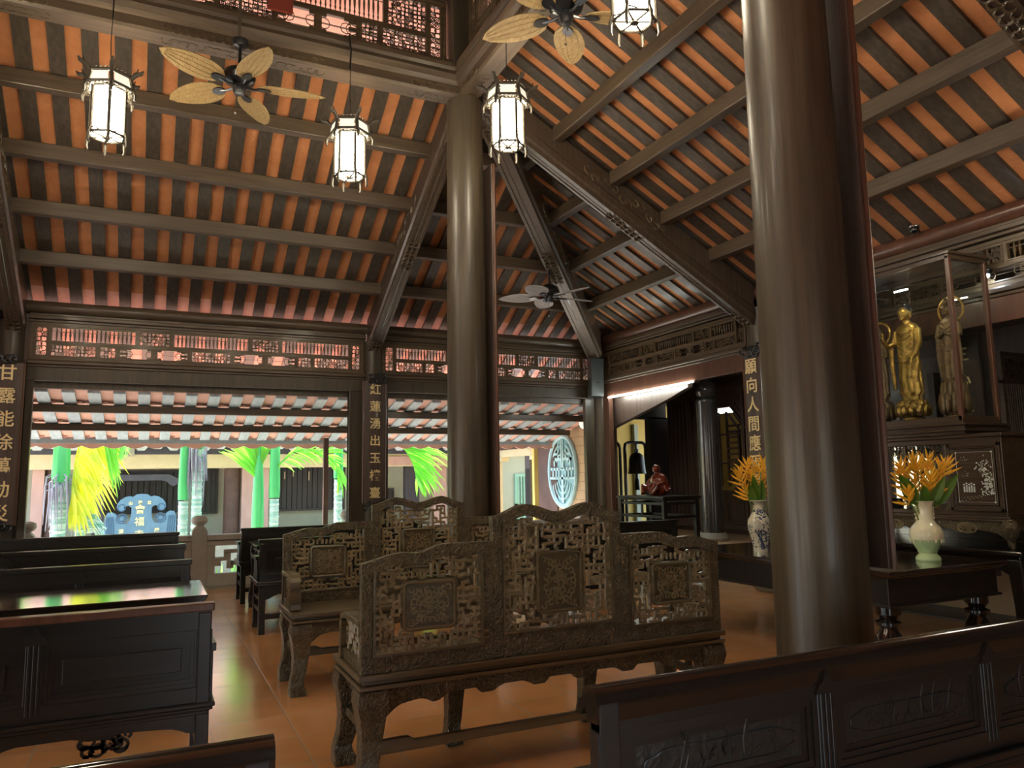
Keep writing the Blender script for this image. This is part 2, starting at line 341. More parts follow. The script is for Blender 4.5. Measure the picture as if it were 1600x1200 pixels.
# right slope
x0, x1 = 3.24, 8.4
def zr(x): return roof(XW - x)
cr = MB()
cr.quadpr((x0, 2.58, zr(x0)), (x0, 7.4, zr(x0)), (x1, 7.4 + (x1 - hx), zr(x1)), (x1, 2.58 - (x1 - hx), zr(x1)), (0, 0, TH))
CR = struct(cr, 'ceiling', TERRA)
y = 11.9; nb = 0
while y > -1.6 and nb < 60:
    xs = x0
    if y > 7.4: xs = hx + (y - 7.4) + .06
    if y < 2.4: xs = hx + (2.58 - y) + .1
    if xs < x1 - .3:
        m = MB().quadpr((xs, y, zr(xs) - .045), (xs, y + .145, zr(xs) - .045), (x1 - .02, y + .145, zr(x1 - .02) - .045), (x1 - .02, y, zr(x1 - .02) - .045), (0, 0, .0445))
        m.build('batten', WB2, CR); nb += 1
    y -= .287
# the two slopes behind the camera
cl = MB().quadpr((-1.84, 2.58, zb(7.42)), (-1.84, 7.42, zb(7.42)), (-6.99, 12.55, zb(12.55)), (-6.99, -2.57, zb(12.55)), (0, 0, TH))
struct(cl, 'ceiling', TERRA)
cf = MB().quadpr((-1.84, 2.58, zb(7.42)), (hx, 2.58, zb(7.42)), (hx + 5.15, -2.57, zb(12.55)), (-6.99, -2.57, zb(12.55)), (0, 0, TH))
struct(cf, 'ceiling', TERRA)
for cs in ((( -1.84, 7.42, zb(7.42)), (hx, 7.42, zb(7.42)), (hx + 5.15, 12.55, zb(12.55)), (-6.99, 12.55, zb(12.55))), ((x0, 2.58, zr(x0)), (x0, 7.4, zr(x0)), (x1, 7.4 + (x1 - hx), zr(x1)), (x1, 2.58 - (x1 - hx), zr(x1)))):
    m = MB().quadpr(*[(a, b, c + .065) for a, b, c in cs], (0, 0, .03)); struct(m, 'roof', RTOP)  # unseen pale layer over the tiles, added for its bounce onto the upper eave
# upper ceiling over the central square and its sunlit eave
m = MB().box(-2.0, 3.4, 2.4, 7.8, 7.25, 7.33); struct(m, 'ceiling', WX)
for pts in (((-3.4, 9.15, 6.45), (4.8, 9.15, 6.45), (3.2, 7.55, 7.3), (-1.8, 7.55, 7.3)), ((4.8, 9.15, 6.45), (4.8, 1.0, 6.45), (3.2, 2.6, 7.3), (3.2, 7.55, 7.3)),
            ((-3.4, 1.0, 6.45), (-3.4, 9.15, 6.45), (-1.8, 7.55, 7.3), (-1.8, 2.6, 7.3)), ((4.8, 1., 6.45), (-3.4, 1., 6.45), (-1.8, 2.6, 7.3), (3.2, 2.6, 7.3))):
    m = MB().quadpr(*pts, (0, 0, .06)); struct(m, 'ceiling', PINKT)

# ================================================================ purlins
def purlin(a, b, s0, s1, axis, z, label, grp):
    m = MB()
    if axis == 'x': m.box(s0, s1, a - .06, a + .06, z - .165, z)
    else: m.box(a - .06, a + .06, s0, s1, z - .165, z)
    return tag(m.build('purlin', WX if axis == 'x' else WY, bevel=.012), label, 'beam', grp)
ords = ['topmost', 'second', 'third', 'lowest']
for i, d in enumerate((2.95, 2.19, 1.465, .745)):
    yy = YW - d; z = roof(d) - .045
    purlin(yy, 0, LX + .02, AX - .09, 'x', z, ords[i] + ' long roof purlin of the left courtyard slope, between left edge and middle column', 'purlins of the left roof slope')
    purlin(yy, 0, AX + .09, hx + (yy - 7.4) - .06, 'x', z, ords[i] + ' roof purlin right behind the middle column, left of the corner hip rafter', 'purlins of the small courtyard roof corner')
    xx = XW - d
    purlin(xx, 0, AY + .09, 7.4 + (xx - hx) - .06, 'y', z, ords[i] + ' roof purlin between the corner hip rafter and the long carved rafter', 'purlins of the right roof corner')
    purlin(xx, 0, BY + .09, AY - .09, 'y', z, ords[i] + ' long roof purlin of the right slope, running behind the nearest column', 'purlins of the right roof slope')

# ================================================================ main rafters
def rafter(p0, p1, label, wdt=.2, h0=.52, h1=.40, carve=True):
    """p0 outer foot, p1 inner head (x, y); top follows the roof, underside a little steeper"""
    p0 = Vector((p0[0], p0[1], 0)); p1 = Vector((p1[0], p1[1], 0)); d = p1 - p0; L = d.length; d.normalize(); s = Vector((-d.y, d.x, 0))
    run = max(abs(p1.x - p0.x), abs(p1.y - p0.y))
    t = thing('rafter', label, 'rafter', (p0.x, p0.y, 3.4), 'large carved rafters')
    def at(f, off, up):
        z = roof(run * f) - .05; hh = h0 + (h1 - h0) * f
        return tuple(p0 + d * (L * f) + s * off + Vector((0, 0, z - up * hh)))
    m = MB(); N = 10; w2 = wdt / 2; vs = []; prof = [(-w2, 0), (w2, 0), (w2, .55), (w2 * 1.12, .62), (w2 * 1.12, .80), (w2 * .9, .86), (w2 * .9, 1), (w2 * .55, 1), (w2 * .5, .97), (w2 * .08, .97), (0, .985), (-w2 * .08, .97),
                 (-w2 * .5, .97), (-w2 * .55, 1), (-w2 * .9, 1), (-w2 * .9, .86), (-w2 * 1.12, .80), (-w2 * 1.12, .62), (-w2, .55)]
    for i in range(N + 1):
        for (o, u) in prof: vs.append(at(i / N, o, u))
    k = len(prof); fs = [tuple(range(k)), tuple(range(N * k, N * k + k))[::-1]]
    for i in range(N):
        for j in range(k): fs.append((i * k + j, i * k + (j + 1) % k, (i + 1) * k + (j + 1) % k, (i + 1) * k + j))
    m.add(vs, fs); m.build('beam_body', WR, t)
    if carve:                                   # applied scroll carving under and beside the beam
        rnd = random.Random(int(p0.x * 100 + p0.y * 7))
        for f0, f1 in ((.0, .07), (.44, .56), (.93, .99)):
            m = MB()
            q = int((f1 - f0) * L / .07) + 1
            for a in range(q):
                for b in range(2):
                    f = f0 + (f1 - f0) * (a + .5) / q; c = Vector(at(f, (b - .5) * w2 * .7, 1.0)); r0 = .034 + rnd.random() * .01
                    e1 = (Vector(at(min(1, f + .01), 0, 1)) - Vector(at(f, 0, 1))).normalized()
                    pts = [tuple(c + e1 * (r0 * math.cos(g)) + s * (r0 * math.sin(g))) for g in lim(rnd.random() * 3, rnd.random() * 3 + 5, 9)]
                    m.tube(pts, .009, 5)
            m.build('scroll_carving', WF, t, smooth=True)
        for sd_ in (-1, 1):
            m = MB()
            q = int(.3 * L / .09)
            for a in range(q):
                f = .36 + .3 * (a + .5) / q; c = Vector(at(f, sd_ * w2 * 1.02, .34 + .12 * math.sin(a * 1.4))); r0 = .045
                e1 = (Vector(at(min(1, f + .01), 0, 0)) - Vector(at(f, 0, 0))).normalized(); e2 = Vector((0, 0, 1))
                g0 = rnd.random() * 6
                m.tube([tuple(c + e1 * (r0 * math.cos(g)) + e2 * (r0 * math.sin(g))) for g in lim(g0, g0 + 4.6, 8)], .010, 5)
            m.build('side_carving', WF, t, smooth=True)
    return t
rafter((AX, YW - .05), (AX, AY + .18), 'carved rafter falling left from the middle column to the seven character board')
rafter((XW - .1, AY), (AX + .18, AY), 'long carved rafter crossing from the middle column down to the nearest column')
rafter((XW - .1, YW - .1), (hx + .05, AY + .05), 'corner hip rafter behind the small ceiling fan', wdt=.24)
rafter((LX, YW - .05), (LX, AY + .18), 'carved rafter cut by the left edge above the partly seen gilt board')
rafter((XW - .1, BY), (AX + .18, BY), 'carved rafter above the far right of the altar')

# ================================================================ pierced lattice work
def rings(m, x0, x1, z0, z1, y, r=.03, t=.007, seed=1, ax='x'):
    """filigree of touching rings and arcs inside a rectangle"""
    rnd = random.Random(seed); nx = max(1, round((x1 - x0) / (1.62 * r))); nz = max(1, round((z1 - z0) / (1.62 * r)))
    for i in range(nx):
        for j in range(nz):
            cx = x0 + (x1 - x0) * (i + .5) / nx + rnd.uniform(-.12, .12) * r; cz = z0 + (z1 - z0) * (j + .5) / nz + rnd.uniform(-.12, .12) * r
            rr = r * rnd.uniform(.85, 1.1); rr = min(rr, .98 * min(cx - x0, x1 - cx, cz - z0, z1 - cz) + .006)
            g = rnd.random() * 6; full = rnd.random() < .35
            m.ring((cx, y, cz) if ax == 'x' else (y, cx, cz), rr, t, 'y' if ax == 'x' else 'x', 9, 4, g, g + (2 * PI if full else rnd.uniform(3.6, 5.2)))
            if rnd.random() < .5: m.ring((cx, y, cz) if ax == 'x' else (y, cx, cz), rr * .45, t * .9, 'y' if ax == 'x' else 'x', 6, 4)
def spindles(m, x0, x1, z0, z1, y, pitch, ax='x'):
    n_ = max(2, round((x1 - x0) / pitch)); h = z1 - z0
    for i in range(1, n_):
        c = x0 + (x1 - x0) * i / n_
        P = (c, y, z0) if ax == 'x' else (y, c, z0)
        m.lathe([(.006, 0), (.006, h * .1), (.013, h * .15), (.007, h * .22), (.012, h * .38), (.014, h * .5), (.012, h * .62), (.007, h * .78), (.013, h * .85), (.006, h * .9), (.006, h)], P, 6)
    zz = z0 + h * .72
    if ax == 'x': m.box(x0, x1, y - .005, y + .005, zz - .004, zz + .004)
    else: m.box(y - .005, y + .005, x0, x1, zz - .004, zz + .004)
def cusp(m, x0, x1, z0, z1, y, t, ax='x', n_=3):
    """two cloud-shaped openings in a board: drawn as stepped blocks round the openings"""
    w = (x1 - x0); h = z1 - z0
    def B(a0, a1, b0, b1):
        if ax == 'x': m.box(a0, a1, y - t, y + t, b0, b1)
        else: m.box(y - t, y + t, a0, a1, b0, b1)
    B(x0, x0 + .10 * w, z0 + .38 * h, z0 + .62 * h); B(x1 - .10 * w, x1, z0 + .38 * h, z0 + .62 * h); B(x0 + .45 * w, x1 - .45 * w, z0, z1)
    for s_ in (0, 1):
        for (a, b, c) in ((0, .10, .20), (.10, .16, .10), (.39, .45, .16)):
            for (p, q) in ((a, b),):
                xa, xb = (x0 + p * w, x0 + q * w) if not s_ else (x1 - q * w, x1 - p * w)
                B(xa, xb, z0, z0 + c * h); B(xa, xb, z1 - c * h, z1)
    for s_ in (.06, .13, .42, .58, .87, .94):
        P = (x0 + s_ * w, y, z0 + .5 * h) if ax == 'x' else (y, x0 + s_ * w, z0 + .5 * h)
        m.ring(P, h * .3, .006, 'y' if ax == 'x' else 'x', 8, 4)
    B(x0, x1, z0 + .47 * h, z0 + .50 * h)
def board_with_hole(m, X0, X1, Z0, Z1, x0, x1, z0, z1, y, t, ax):
    for (a0, a1, b0, b1) in ((X0, X1, Z0, z0), (X0, X1, z1, Z1), (X0, x0, z0, z1), (x1, X1, z0, z1)):
        if a1 - a0 < 1e-4 or b1 - b0 < 1e-4: continue
        if ax == 'x': m.box(a0, a1, y - t, y + t, b0, b1)
        else: m.box(y - t, y + t, a0, a1, b0, b1)
def frieze(a0, a1, z0, z1, c, ax, spec, label, seed, matf, zlow=.46, group='pierced frieze panels under the roof'):
    """spec: 'S' spindles / 'C' carved for the upper row, lower row generated; end blocks full height"""
    loc = ((a0 + a1) / 2, c, z0) if ax == 'x' else (c, (a0 + a1) / 2, z0)
    t = thing('lattice_frieze', label, 'lattice', loc, group)
    fr = MB(); w = .035; e = .17
    def F(x0, x1, zz0, zz1, hole_in=.03, inset=True):
        board_with_hole(fr, x0, x1, zz0, zz1, x0 + hole_in, x1 - hole_in, zz0 + hole_in, zz1 - hole_in, c, .018, ax)
        # raised moulding
        g = hole_in * .45
        board_with_hole(fr, x0 + g, x1 - g, zz0 + g, zz1 - g, x0 + hole_in - .004, x1 - hole_in + .004, zz0 + hole_in - .004, zz1 - hole_in + .004, c, .027, ax)
    board_with_hole(fr, a0, a1, z0, z1, a0 + w, a1 - w, z0 + w, z1 - w, c, .03, ax)
    A0, A1, Z0, Z1 = a0 + w, a1 - w, z0 + w, z1 - w
    zm = Z0 + (Z1 - Z0) * zlow
    for k, (p, q) in enumerate(((A0, A0 + e), (A1 - e, A1))):
        F(p, q, Z0, Z1); cm = MB(); rings(cm, p + .03, q - .03, Z0 + .03, Z1 - .03, c, .036, .008, seed + k, ax); cm.build('end_carving', matf, t, smooth=True)
    B0, B1 = A0 + e, A1 - e; tot = sum({'S': 2.2, 'C': .9, 's': 1.2}[k] for k in spec); x = B0
    for k in spec:
        wd = (B1 - B0) * {'S': 2.2, 'C': .9, 's': 1.2}[k] / tot
        F(x, x + wd, zm, Z1)
        if k in 'Ss':
            sp = MB(); spindles(sp, x + .03, x + wd - .03, zm + .03, Z1 - .03, c, .05, ax); sp.build('spindle_grille', matf, t, smooth=True)
        else: cm = MB(); rings(cm, x + .03, x + wd - .03, zm + .03, Z1 - .03, c, .028, .008, seed + int(x * 10), ax); cm.build('upper_carving', matf, t, smooth=True)
        x += wd
    low = ['o', 'x', 'W', 'o', 'W', 'x', 'o'] if len(spec) > 3 else ['o', 'W', 'o', 'W'] if len(spec) == 3 else ['o', 'W', 'o']
    tot = sum({'o': 1.2, 'x': .5, 'W': 1.9}[k] for k in low); x = B0
    for j, k in enumerate(low):
        wd = (B1 - B0) * {'o': 1.2, 'x': .5, 'W': 1.9}[k] / tot
        F(x, x + wd, Z0, zm)
        cm = MB()
        if k == 'W': cusp(cm, x + .03, x + wd - .03, Z0 + .03, zm - .03, c, .010, ax)
        else: rings(cm, x + .03, x + wd - .03, Z0 + .03, zm - .03, c, .026, .007, seed + 50 + j, ax)
        cm.build('lower_carving', matf, t, smooth=True)
        x += wd
    fr.build('frieze_frame', matf, t)
    return t
frieze(-1.46, 2.86, 3.06, 3.55, YW, 'x', 'SCSCS', 'long pierced frieze above the wide left opening to the courtyard', 3, WF)
frieze(3.14, 6.90, 3.06, 3.55, YW, 'x', 'SCSCS', 'pierced frieze above the courtyard opening behind the middle column', 9, WF)
frieze(7.56, 11.08, 3.13, 3.58, XW, 'y', 'sCSCS', 'pierced frieze with spindles right of the corner loudspeaker', 15, WFY)
frieze(2.95, 7.22, 3.13, 3.58, XW, 'y', 'SCSCS', 'pierced frieze above the altar, partly behind the glass case', 21, WFY)
frieze(LX + .2, AX - .22, 5.99, 6.72, AY, 'x', 'CSCSC', 'pierced clerestory lattice glowing pink at the top left, over the lantern beam', 31, WF, .40)
frieze(BY + .22, AY - .22, 5.99, 6.72, AX, 'y', 'SCSCS', 'pierced clerestory lattice at the top centre above the woven fan', 41, WFY, .40)
# upper band of the clerestory, mostly above the picture
for (ax_, c, a0, a1) in (('x', AY, LX + .2, AX - .22), ('y', AX, BY + .22, AY - .22)):
    m = MB()
    if ax_ == 'x': m.box(a0, a1, c - .07, c + .07, 6.72, 7.25)
    else: m.box(c - .07, c + .07, a0, a1, 6.72, 7.25)
    struct(m, 'wall_upper', WX if ax_ == 'x' else WY)
for (x, y) in ((AX, AY), (LX, AY), (AX, BY), (LX, BY)):
    m = MB().box(x - .2, x + .2, y - .2, y + .2, 5.9, 7.25)
    tag(m.build('upper_post', WZ), {(AX, AY): 'dark square post above the middle column', (LX, AY): 'dark post above the column off the left edge', (AX, BY): 'dark post above the nearest column', (LX, BY): 'dark post above the column behind the left pews'}[(x, y)], 'post')
for (ax_, c, a0, a1, side) in (('x', BY, LX + .2, AX - .2, 'front'), ('y', LX, BY + .2, AY - .2, 'left')):
    m = MB()
    if ax_ == 'x': m.box(a0, a1, c - .05, c + .05, 5.9, 7.25)
    else: m.box(c - .05, c + .05, a0, a1, 5.9, 7.25)
    struct(m, 'wall_' + side, WX)

# ================================================================ tie beams with mouldings
def tie(a0, a1, c, ax, label, s, m1):
    prof = [(-.10, 5.60), (.10, 5.60), (.115, 5.63), (.115, 5.72), (.15, 5.76), (.17, 5.82), (.15, 5.87), (.17, 5.90), (.17, 5.95), (.06, 5.99), (-.06, 5.99), (-.17, 5.95), (-.17, 5.90), (-.15, 5.87), (-.17, 5.82), (-.15, 5.76), (-.115, 5.72), (-.115, 5.63)]
    loc = ((a0 + a1) / 2, c, 5.6) if ax == 'x' else (c, (a0 + a1) / 2, 5.6)
    t = thing('tie_beam', label, 'beam', loc, 'tie beams round the central square')
    m = MB()
    if ax == 'x': m.prism([(c + p, z) for p, z in prof], a0, a1, 'x')
    else: m.prism([(c + p, z) for p, z in prof], a0, a1, 'y')
    m.build('beam_body', m1, t)
    rnd = random.Random(int(abs(c) * 10)); mid = (a0 + a1) / 2
    for (p, q) in ((a0 + .05, a0 + .55), (mid - .75, mid + .75), (a1 - .55, a1 - .05)):
        k = int((q - p) / .075); m = MB()
        for i in range(k):
            f = p + (q - p) * (i + .5) / k; g = rnd.random() * 6
            for side in (-1, 1):
                P = (f, c + side * .118, 5.66) if ax == 'x' else (c + side * .118, f, 5.66)
                m.ring(P, .034, .008, 'y' if ax == 'x' else 'x', 8, 4, g, g + 4.8)
            P = (f, c, 5.6) if ax == 'x' else (c, f, 5.6)
            m.ring(P, .05, .008, 'z', 8, 4, g, g + 4.6)
        m.build('scroll_carving', WF, t, smooth=True)
tie(LX + .1, AX - .1, AY, 'x', 'moulded tie beam with carving at the top left, carrying two lanterns and a fan', 1, WX)
tie(BY + .1, AY - .1, AX, 'y', 'moulded tie beam running from the middle column up out of the picture', 1, WY)
tie(LX + .1, AX - .1, BY, 'x', 'moulded tie beam above and behind the camera', 1, WX)
tie(BY + .1, AY - .1, LX, 'y', 'moulded tie beam off to the left of the picture', 1, WY)

# ================================================================ wall plate, rails, opening frames
m = MB().tube([(-5.7, YW, 3.745), (XW, YW, 3.745)], .085, 16); tag(m.build('plate_beam', WX, smooth=True), 'round plate beam under the roof edge above the left courtyard openings', 'beam')
m = MB().tube([(XW, -1.2, 3.80), (XW, YW - .1, 3.80)], .09, 16); tag(m.build('plate_beam', WRED, smooth=True), 'round plate beam under the right roof slope, carrying the little dome camera', 'beam')
def rail(a0, a1, c, ax, zs, mat_, k):
    m = MB()
    for (z0, z1, t) in zs:
        if ax == 'x': m.box(a0, a1, c - t, c + t, z0, z1)
        else: m.box(c - t, c + t, a0, a1, z0, z1)
    return struct(m, k, mat_, bevel=.008)
top = [(3.55, 3.585, .05), (3.585, 3.63, .085), (3.63, 3.665, .06)]; lowr = [(2.965, 3.0, .055), (3.0, 3.045, .085), (3.045, 3.06, .055)]
rail(-1.48, 2.88, YW, 'x', top + lowr, WX, 'trim_3'); rail(3.12, 6.92, YW, 'x', top + lowr, WX, 'trim_4')
rail(7.54, 11.1, XW, 'y', [(z0 + .05, z1 + .05, t) for z0, z1, t in top] + [(z0 + .07, z1 + .07, t) for z0, z1, t in lowr], WY, 'trim_5')
rail(2.93, 7.24, XW, 'y', [(z0 + .05, z1 + .05, t) for z0, z1, t in top] + [(z0 + .07, z1 + .07, t) for z0, z1, t in lowr], WY, 'trim_6')
m = MB().box(-1.56, 6.92, YW + .06, YW + .13, 2.705, 2.95); m.box(-1.48, 2.87, YW - .04, YW + .05, 2.79, 2.965); m.box(-1.48, -1.395, YW - .04, YW + .05, 0, 2.79); m.box(2.635, 2.87, YW - .03, YW + .05, 0, 2.79)
m.box(2.635, 2.67, YW - .055, YW + .07, 0, 2.82); struct(m, 'door_1', WZ, bevel=.006)
m = MB().box(3.13, 6.92, YW - .04, YW + .05, 2.79, 2.965); m.box(3.13, 3.24, YW - .04, YW + .05, 0, 2.79); m.box(6.74, 6.92, YW - .04, YW + .05, 0, 2.79); struct(m, 'door_2', WZ, bevel=.006)
m = MB().box(XW - .04, XW + .05, 7.54, 11.1, 2.80, 3.035); m.box(XW - .04, XW + .05, 10.92, 11.1, 0, 2.80); m.box(XW - .04, XW + .05, 7.54, 7.62, 0, 2.8); struct(m, 'door_3', WRED, bevel=.006)
m = MB().box(XW - .04, XW + .05, 2.93, 7.24, 2.80, 3.035); struct(m, 'door_4', WRED, bevel=.006)
# left and rear walls behind the camera, solid timber
m = MB().box(-5.85, -5.7, -1.3, 11.3, 2.85, 3.9)
for y in (-1.2, BY, AY, YW): m.box(-5.85, -5.7, y - .2, y + .2, -.1, 2.9)
m.box(-5.85, -5.7, AY, YW, -.1, 2.9)
struct(m, 'wall_left', WALLW)
m = MB().box(-5.8, -1.8, 11.2, 11.32, 0, 3.9); m.box(-1.83, -1.465, 11.26, 11.32, 0, 3.72); struct(m, 'wall_back', WALLW)
m = MB().box(-5.8, 7.2, -1.35, -1.2, 2.85, 3.9)
m.box(-5.8, .9, -1.35, -1.2, -.1, 2.9); m.box(2.2, 7.2, -1.35, -1.2, -.1, 2.9)
struct(m, 'wall_front', WALLW)
m = MB().quadpr((-8, -3.6, 2.1), (9, -3.6, 2.1), (9, -1.3, 2.85), (-8, -1.3, 2.85), (0, 0, .06)); struct(m, 'ceiling', PINKT)
m = MB().quadpr((-8.1, -3.6, 2.1), (-8.1, 13, 2.1), (-5.8, 13, 2.85), (-5.8, -3.6, 2.85), (0, 0, .06)); struct(m, 'ceiling', PINKT)
m = MB().box(XW, XW + .12, -1.3, 2.6, 0, 3.9); struct(m, 'wall_right', WALLW)

# ================================================================ porch roof outside the openings
def zp(y): return 2.57 - .235 * (y - 11.9)
PX0, PX1 = -5.5, 7.35
m = MB().quadpr((PX0, 11.35, zp(11.35)), (PX1, 11.35, zp(11.35)), (PX1, 13.55, zp(13.55)), (PX0, 13.55, zp(13.55)), (0, 0, .05)); PR = struct(m, 'ceiling', PINKT)
x = -2.6; k = 0
while x < 7.2:
    m = MB().quadpr((x, 11.36, zp(11.36) - .035), (x + .15, 11.36, zp(11.36) - .035), (x + .15, 13.5, zp(13.5) - .035), (x, 13.5, zp(13.5) - .035), (0, 0, .0345)); m.build('batten', GREYW, PR)
    x += .30; k += 1
# rounded fronts of the tiles sagging between the battens
m = MB(); x = -2.45
while x < 7.2:
    for y in (11.79, 12.63, 13.42):
        m.prism([(x + .074 * math.cos(a), zp(y) - .006 + .028 * math.sin(a)) for a in lim(PI, 2 * PI, 6)], y - .03, y, 'y')
    x += .30
m.build('tile_curve', PINKT, PR)['kind'] = 'stuff'
for i, (y, hh) in enumerate(((11.85, .105), (12.70, .10))):
    m = MB().box(PX0, PX1 - .1, y - .05, y + .05, zp(y) - .035 - hh, zp(y) - .035)
    tag(m.build('porch_purlin', WX, bevel=.008), ('dark porch purlin between the first and second rows of pink tiles', 'dark porch purlin between the second and third rows of pink tiles')[i], 'beam', 'purlins of the porch roof')
m = MB().box(PX0, PX1 - .1, 13.50, 13.54, zp(13.5) - .09, zp(13.5) - .01); tag(m.build('eave_board', GREYW), 'grey weathered board along the porch eave above the palms', 'board')
m = MB(); x = PX0                              # scalloped drip edge
pts = []
while x < PX1 - .1:
    for a in lim(0, 1, 6)[:-1]: pts.append((x + .30 * a, zp(13.55) - .115 - .045 * math.sin(PI * a) ))
    x += .30
pts += [(x, zp(13.55) - .03), (PX0, zp(13.55) - .03)]
m.prism(pts, 13.55, 13.59, 'y'); tag(m.build('drip_tiles', PINKT), 'scalloped row of drip tiles along the porch eave', 'tiles')
m = MB().box(2.70, 2.78, 13.3, 13.38, -.45, 2.2); tag(m.build('porch_post', BROWNP), 'slim brown porch post at the right side of the wide opening', 'post')

# ================================================================ balustrade
def balustrade():
    t = thing('balustrade', 'pale rendered balustrade with fret openings beyond the aisle', 'balustrade', (0, 11.62, .0))
    Y0, Y1 = 11.52, 11.64
    for px in (-1.42, .64, 2.72, 4.8, 6.9):
        m = MB().box(px - .10, px + .10, 11.48, 11.68, .03, .80)
        m.prism([(px - .10, .80), (px + .10, .80), (px + .055, .86), (px - .055, .86)], 11.50, 11.66)
        m.build('post', CONC, t, bevel=.01)
        m = MB().lathe([(.05, .85), (.055, .87), (.095, .89), (.115, .93), (.105, .975), (.06, 1.0)], (px, 11.58, 0), 18); m.build('knob', CONC, t, smooth=True)
    for a in (-1.42, .64, 2.72, 4.8):
        b = a + 2.07
        m = MB().box(a + .1, b - .09, 11.49, 11.67, .66, .735); m.build('top_rail', CONC, t, bevel=.008)
        m = MB(); x0, x1 = a + .1, b - .09; L = x1 - x0
        m.box(x0, x1, Y0, Y1, .03, .20); m.box(x0, x1, Y0, Y1, .58, .66); m.box(x0, x0 + .11, Y0, Y1, .2, .58); m.box(x1 - .11, x1, Y0, Y1, .2, .58)
        W = .055
        def bar(p, q, z0, z1): m.box(x0 + p * L, x0 + q * L, Y0, Y1, z0, z1)
        for f in (0, 1):
            def S(p): return p if not f else 1 - p
            def br(p, q, z0, z1):
                p, q = S(p), S(q); bar(min(p, q), max(p, q), z0, z1)
            br(.05, .17, .37, .42); br(.12, .17, .42, .49); br(.12, .40, .47, .52); br(.34, .38, .47, .58)
            br(.05, .10, .30, .37); br(.17, .30, .30, .36); br(.14, .19, .26, .36); br(.27, .44, .36, .41); br(.33, .37, .2, .36)
            br(.44, .5, .36, .47); br(.40, .5, .30, .34); br(.40, .44, .2, .34)
        m.build('fret_panel', CONC, t, bevel=.006)
balustrade()

# ================================================================ opposite building across the courtyard (y = 18)
Y8 = 18.0
m = MB(); m.box(-6, 9, 19.2, 19.35, -.5, 2.6); struct(m, 'wall_opposite', GRNW)
m = MB().box(-6, 9, 17.85, 18.1, 1.78, 2.08); struct(m, 'trim_7', CREAM)
m = MB().box(-6, 9, 17.8, 18.05, 2.08, 2.22); m.box(-6, 9, 17.6, 17.8, 2.22, 2.30); struct(m, 'trim_8', PURP)
m = MB().box(-6, 7.2, 17.4, 19.3, -.5, .145); struct(m, 'floor', PSTONE)
m = MB().quadpr((-7, 17.1, 2.30), (10, 17.1, 2.30), (10, 20.5, 3.9), (-7, 20.5, 3.9), (0, 0, .1)); struct(m, 'ceiling', PINKT)
for i in range(52):                             # sunlit round tile ends
    if not (-2.3 < -5.9 + i * .30 < 7.0): continue
    x = -5.9 + i * .30
    m = MB().prism([(x + .125 * math.cos(a), 2.235 + .085 * math.sin(a) - (.03 if i % 2 else 0)) for a in lim(0, 2 * PI, 6)[:-1]], 17.04, 17.1)
    tag(m.build('eave_tile', PSTONE), 'bright sunlit tile end hanging along the eave of the building opposite', 'tile', 'sunlit tile ends of the opposite eave')
m = MB().box(-.45, -.33, 17.78, 17.84, 2.04, 2.2); tag(m.build('junction_box', CONC), 'small pale box on the beam of the building opposite', 'box')
def xcol(x0, x1, z1, mt, label, y=18.0, z0=-.5):
    c = (x0 + x1) / 2; r = (x1 - x0) / 2
    m = MB().lathe([(r, z0), (r, z1)], (c, y + r, 0), 24) if mt is BROWNP else MB().box(x0, x1, y - .02, y + .2, z0, z1)
    tag(m.build('courtyard_column', mt, smooth=mt is BROWNP), label, 'column', 'columns of the building opposite')
xcol(-2.16, -1.95, 1.78, PINKP, 'pinkish pillar edge left of the thickest palm')
xcol(-1.95, -1.62, 1.78, BROWNP, 'dark brown column behind the thickest palm')
xcol(1.84, 2.12, 1.78, PINKP, 'pinkish pillar behind the forked palm')
xcol(1.48, 1.83, 1.78, BROWNP, 'dark brown column left of the forked palm')
xcol(2.12, 2.42, 1.78, PINKP, 'pinkish pillar between the two palms in the wide opening')
xcol(6.36, 6.70, 1.78, PINKP, 'pale pink pillar right of the big drooping frond')
xcol(5.64, 5.99, 1.78, DARKP, 'charcoal column behind the big drooping frond')
m = MB().box(5.05, 6.4, 17.80, 17.94, 1.81, 2.02); tag(m.build('painted_beam', PINKP), 'pink painted beam seen left of the big drooping frond', 'beam')
# boarded windows
def boards(x0, x1, z0, z1, label, y=19.1):
    t = thing('boarded_window', label, 'window', ((x0 + x1) / 2, y, z0), 'dark boarded windows opposite')
    m = MB(); n_ = max(3, int((x1 - x0) / .12))
    for i in range(n_): m.box(x0 + (x1 - x0) * i / n_, x0 + (x1 - x0) * (i + .86) / n_, y, y + .06, z0, z1)
    m.box(x0, x1, y + .05, y + .1, z0, z1); m.build('boards', DARKP, t)
    m = MB().frame(x0 - .05, x1 + .05, z0 - .05, z1 + .05, y - .04, y + .02, .05); m.build('window_frame', DARKP, t)
boards(2.75, 4.35, .80, 1.80, 'dark boarded window with small slits between the palms and the brown post')
boards(-.98, .60, .85, 1.72, 'dark boarded window behind the blue scrolled plaque')
boards(1.07, 1.38, .80, 1.80, 'narrow dark window right of the pair of palms')
boards(5.38, 5.62, .4, 1.2, 'small dark window with a frame at the left of the right opening')
m = MB()
for (x, z0, z1) in ((2.92, 1.52, 1.70), (3.12, 1.58, 1.70), (3.5, 1.48, 1.70)): m.box(x, x + .025, 19.07, 19.09, z0, z1)
tag(m.build('light_slits', CREAM), 'thin pale slits on the dark boarded window', 'strip')
